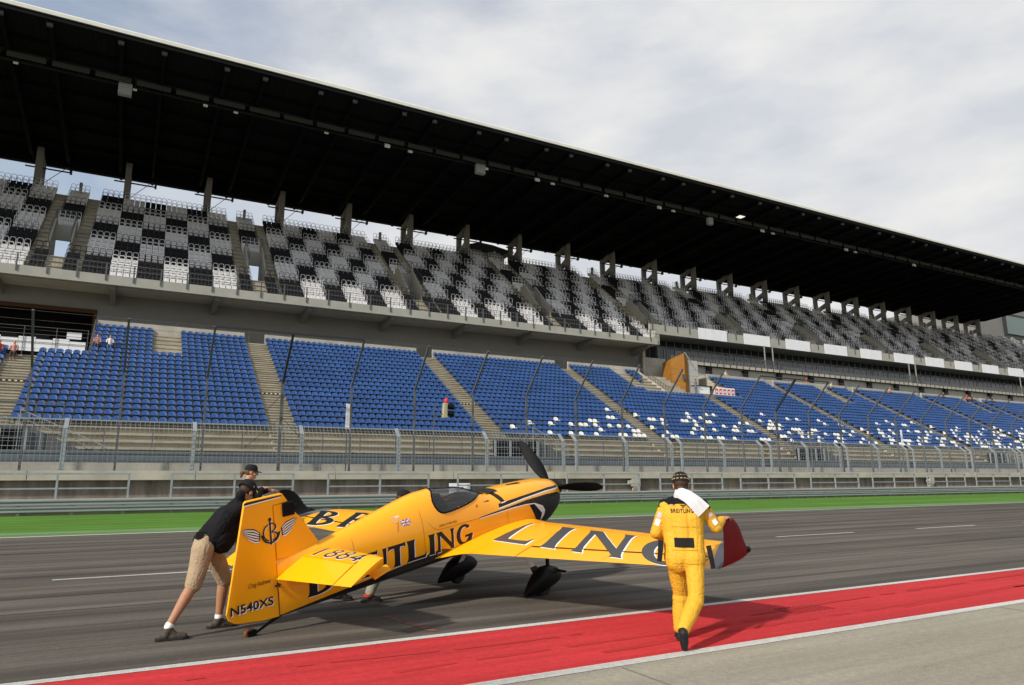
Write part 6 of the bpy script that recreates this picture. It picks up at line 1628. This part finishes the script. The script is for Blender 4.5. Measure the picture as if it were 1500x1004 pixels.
for k in range(len(AIS) - 1):
    xa = AIS[k] + AW / 2
    for i in range(20):
        y, z = lrow(i)
        for j in range(28):
            x = xa + PITCH * (j + .5)
            if i >= lower_max(x): continue
            if i >= 14 and any(abs(x - s) < 1.05 for s in SHORT): continue
            if i >= 13 and P2[0] - 3.2 + (i - 13) * .45 < x < P2[0]: continue
            pw = 0
            if 26 < x < 135 and i < 8: pw = (.27, .25, .26, .24, .21, .15, .09, .04)[i] * (1 if x > 36 else .7) * (1.25 if x > 70 else 1)
            if x < 36 and i > 3: pw = 0
            p = (x, y + .42, z)
            if pw and rs.random() < pw and len(white_l) < 285: white_l.append((p, i, k, j))
            else: blue.append((p, i, k, j))
def place(kind, lst, mk, mats, nind, labf, group, name, stufflab):
    b = mk; me = b.mesh(name, mats)
    vis = sorted([s for s in lst if inframe(s[0])], key=lambda s: (Vector(s[0]) - Vector((0, 0, H))).length)[:nind]
    ids = set(id(s) for s in vis)
    for s in vis:
        o = bpy.data.objects.new(name, me); COL.objects.link(o); o.location = s[0]
        tag(o, labf(s), 'seat', group)
    rest = [s[0] for s in lst if id(s) not in ids]
    if rest: tag(stuff_mesh(b, mats, rest, name + '_mass'), stufflab, 'seats', None, 'stuff')
    return vis
sb, sm_ = seat_mesh_blue(M['seat_blue'])
place('b', blue, sb, sm_, 300, lambda s: 'blue bucket seat, %s row of the %s, %s from its left' % (ORD[s[1]], BLK[min(5, max(0, s[2] - 1))], nth(s[3])), 'blue seats in the front rows of the lower tier', 'blue_bucket_seat', 'rows of blue plastic seats filling the rest of the lower tier')
sb, sm_ = seat_mesh_blue(M['seat_white'])
order = {}
for i in range(8):
    for n_, s in enumerate(sorted([w_ for w_ in white_l if w_[1] == i], key=lambda s: s[0][0])): order[id(s)] = n_
place('w', white_l, sb, sm_, 300, lambda s: 'white bucket seat, %s row of the lower tier, %s white one from the left' % (ORD[s[1]], nth(order[id(s)])), 'white seats scattered among the blue rows', 'white_bucket_seat', '')
grey = []; blk = []
for x0, x1, s0 in ((SX0, BX - .2, 0), (BX + .6, 182, 3)):
    n = int((x1 - x0) / .495)
    for i in range(s0, 20):
        y, z = urow(i)
        for k in range(len(VOM)):
            v = VOM[k]
            # strip over the vomitory between the side stairs, then the block to the next one
            cand = []
            if i >= 10: cand += [(v - .62 + .41 * q * 1.0, 9, q) for q in range(4)]
            elif i < 4:
                cand += [(v - .85 - .495 * q, 8, 1 - q) for q in range(2)] + [(v + .85 + .495 * q, 8, 2 + q) for q in range(2)]
            elif i < 4: pass
            base = v + 1.92
            cand += [(base + .4875 * (j + .5), j // 4, j) for j in range(24)]
            for x, bk, j in cand:
                if not (x0 < x < x1): continue
                ih = (i + 4 * ((bk if bk < 8 else (1 if bk == 9 else 0)) % 2)) % 8; ph = 0 if ih < 4 else 1
                if x > 150 and i > 17: pass
                p = (x, y + .40, z)
                (blk if ph == 0 else grey).append((p, i, k, j, bk))
UB = {0: 'block left of the first stair opening', 1: 'block left of the first stair opening', 2: 'block right of the first stair opening', 3: 'block right of the second stair opening', 4: 'block right of the third stair opening', 5: 'block right of the fourth stair opening'}
def ulab(col):
    def f(s):
        if s[4] == 9: return '%s hooped seat above the %s stair opening, %s row, %s from its left' % (col, nth(max(0, s[2] - 2)), ORD[s[1]], nth(s[3]))
        if s[4] == 8: return '%s hooped seat below the %s stair opening, %s row, %s from the left' % (col, nth(max(0, s[2] - 2)), ORD[s[1]], nth(s[3]))
        return '%s hooped seat, upper tier, %s row, %s, %s from its left' % (col, ORD[s[1]], {2: 'first whole block', 1: 'cut-off left block', 3: 'second block', 4: 'third block', 5: 'fourth block'}.get(s[2], 'far block'), nth(s[3]))
    return f
sb, sm_ = seat_mesh_hoop(M['seat_grey'])
grey_i = [s for s in grey]
place('g', grey_i, sb, sm_, 300, ulab('light grey'), 'light grey hooped seats of the upper tier', 'grey_hooped_seat', 'rows of light grey hooped seats filling the rest of the upper tier')
sb, sm_ = seat_mesh_hoop(M['seat_black'])
place('k', blk, sb, sm_, 300, ulab('black'), 'black hooped seats of the upper tier', 'black_hooped_seat', 'rows of black hooped seats filling the rest of the upper tier')
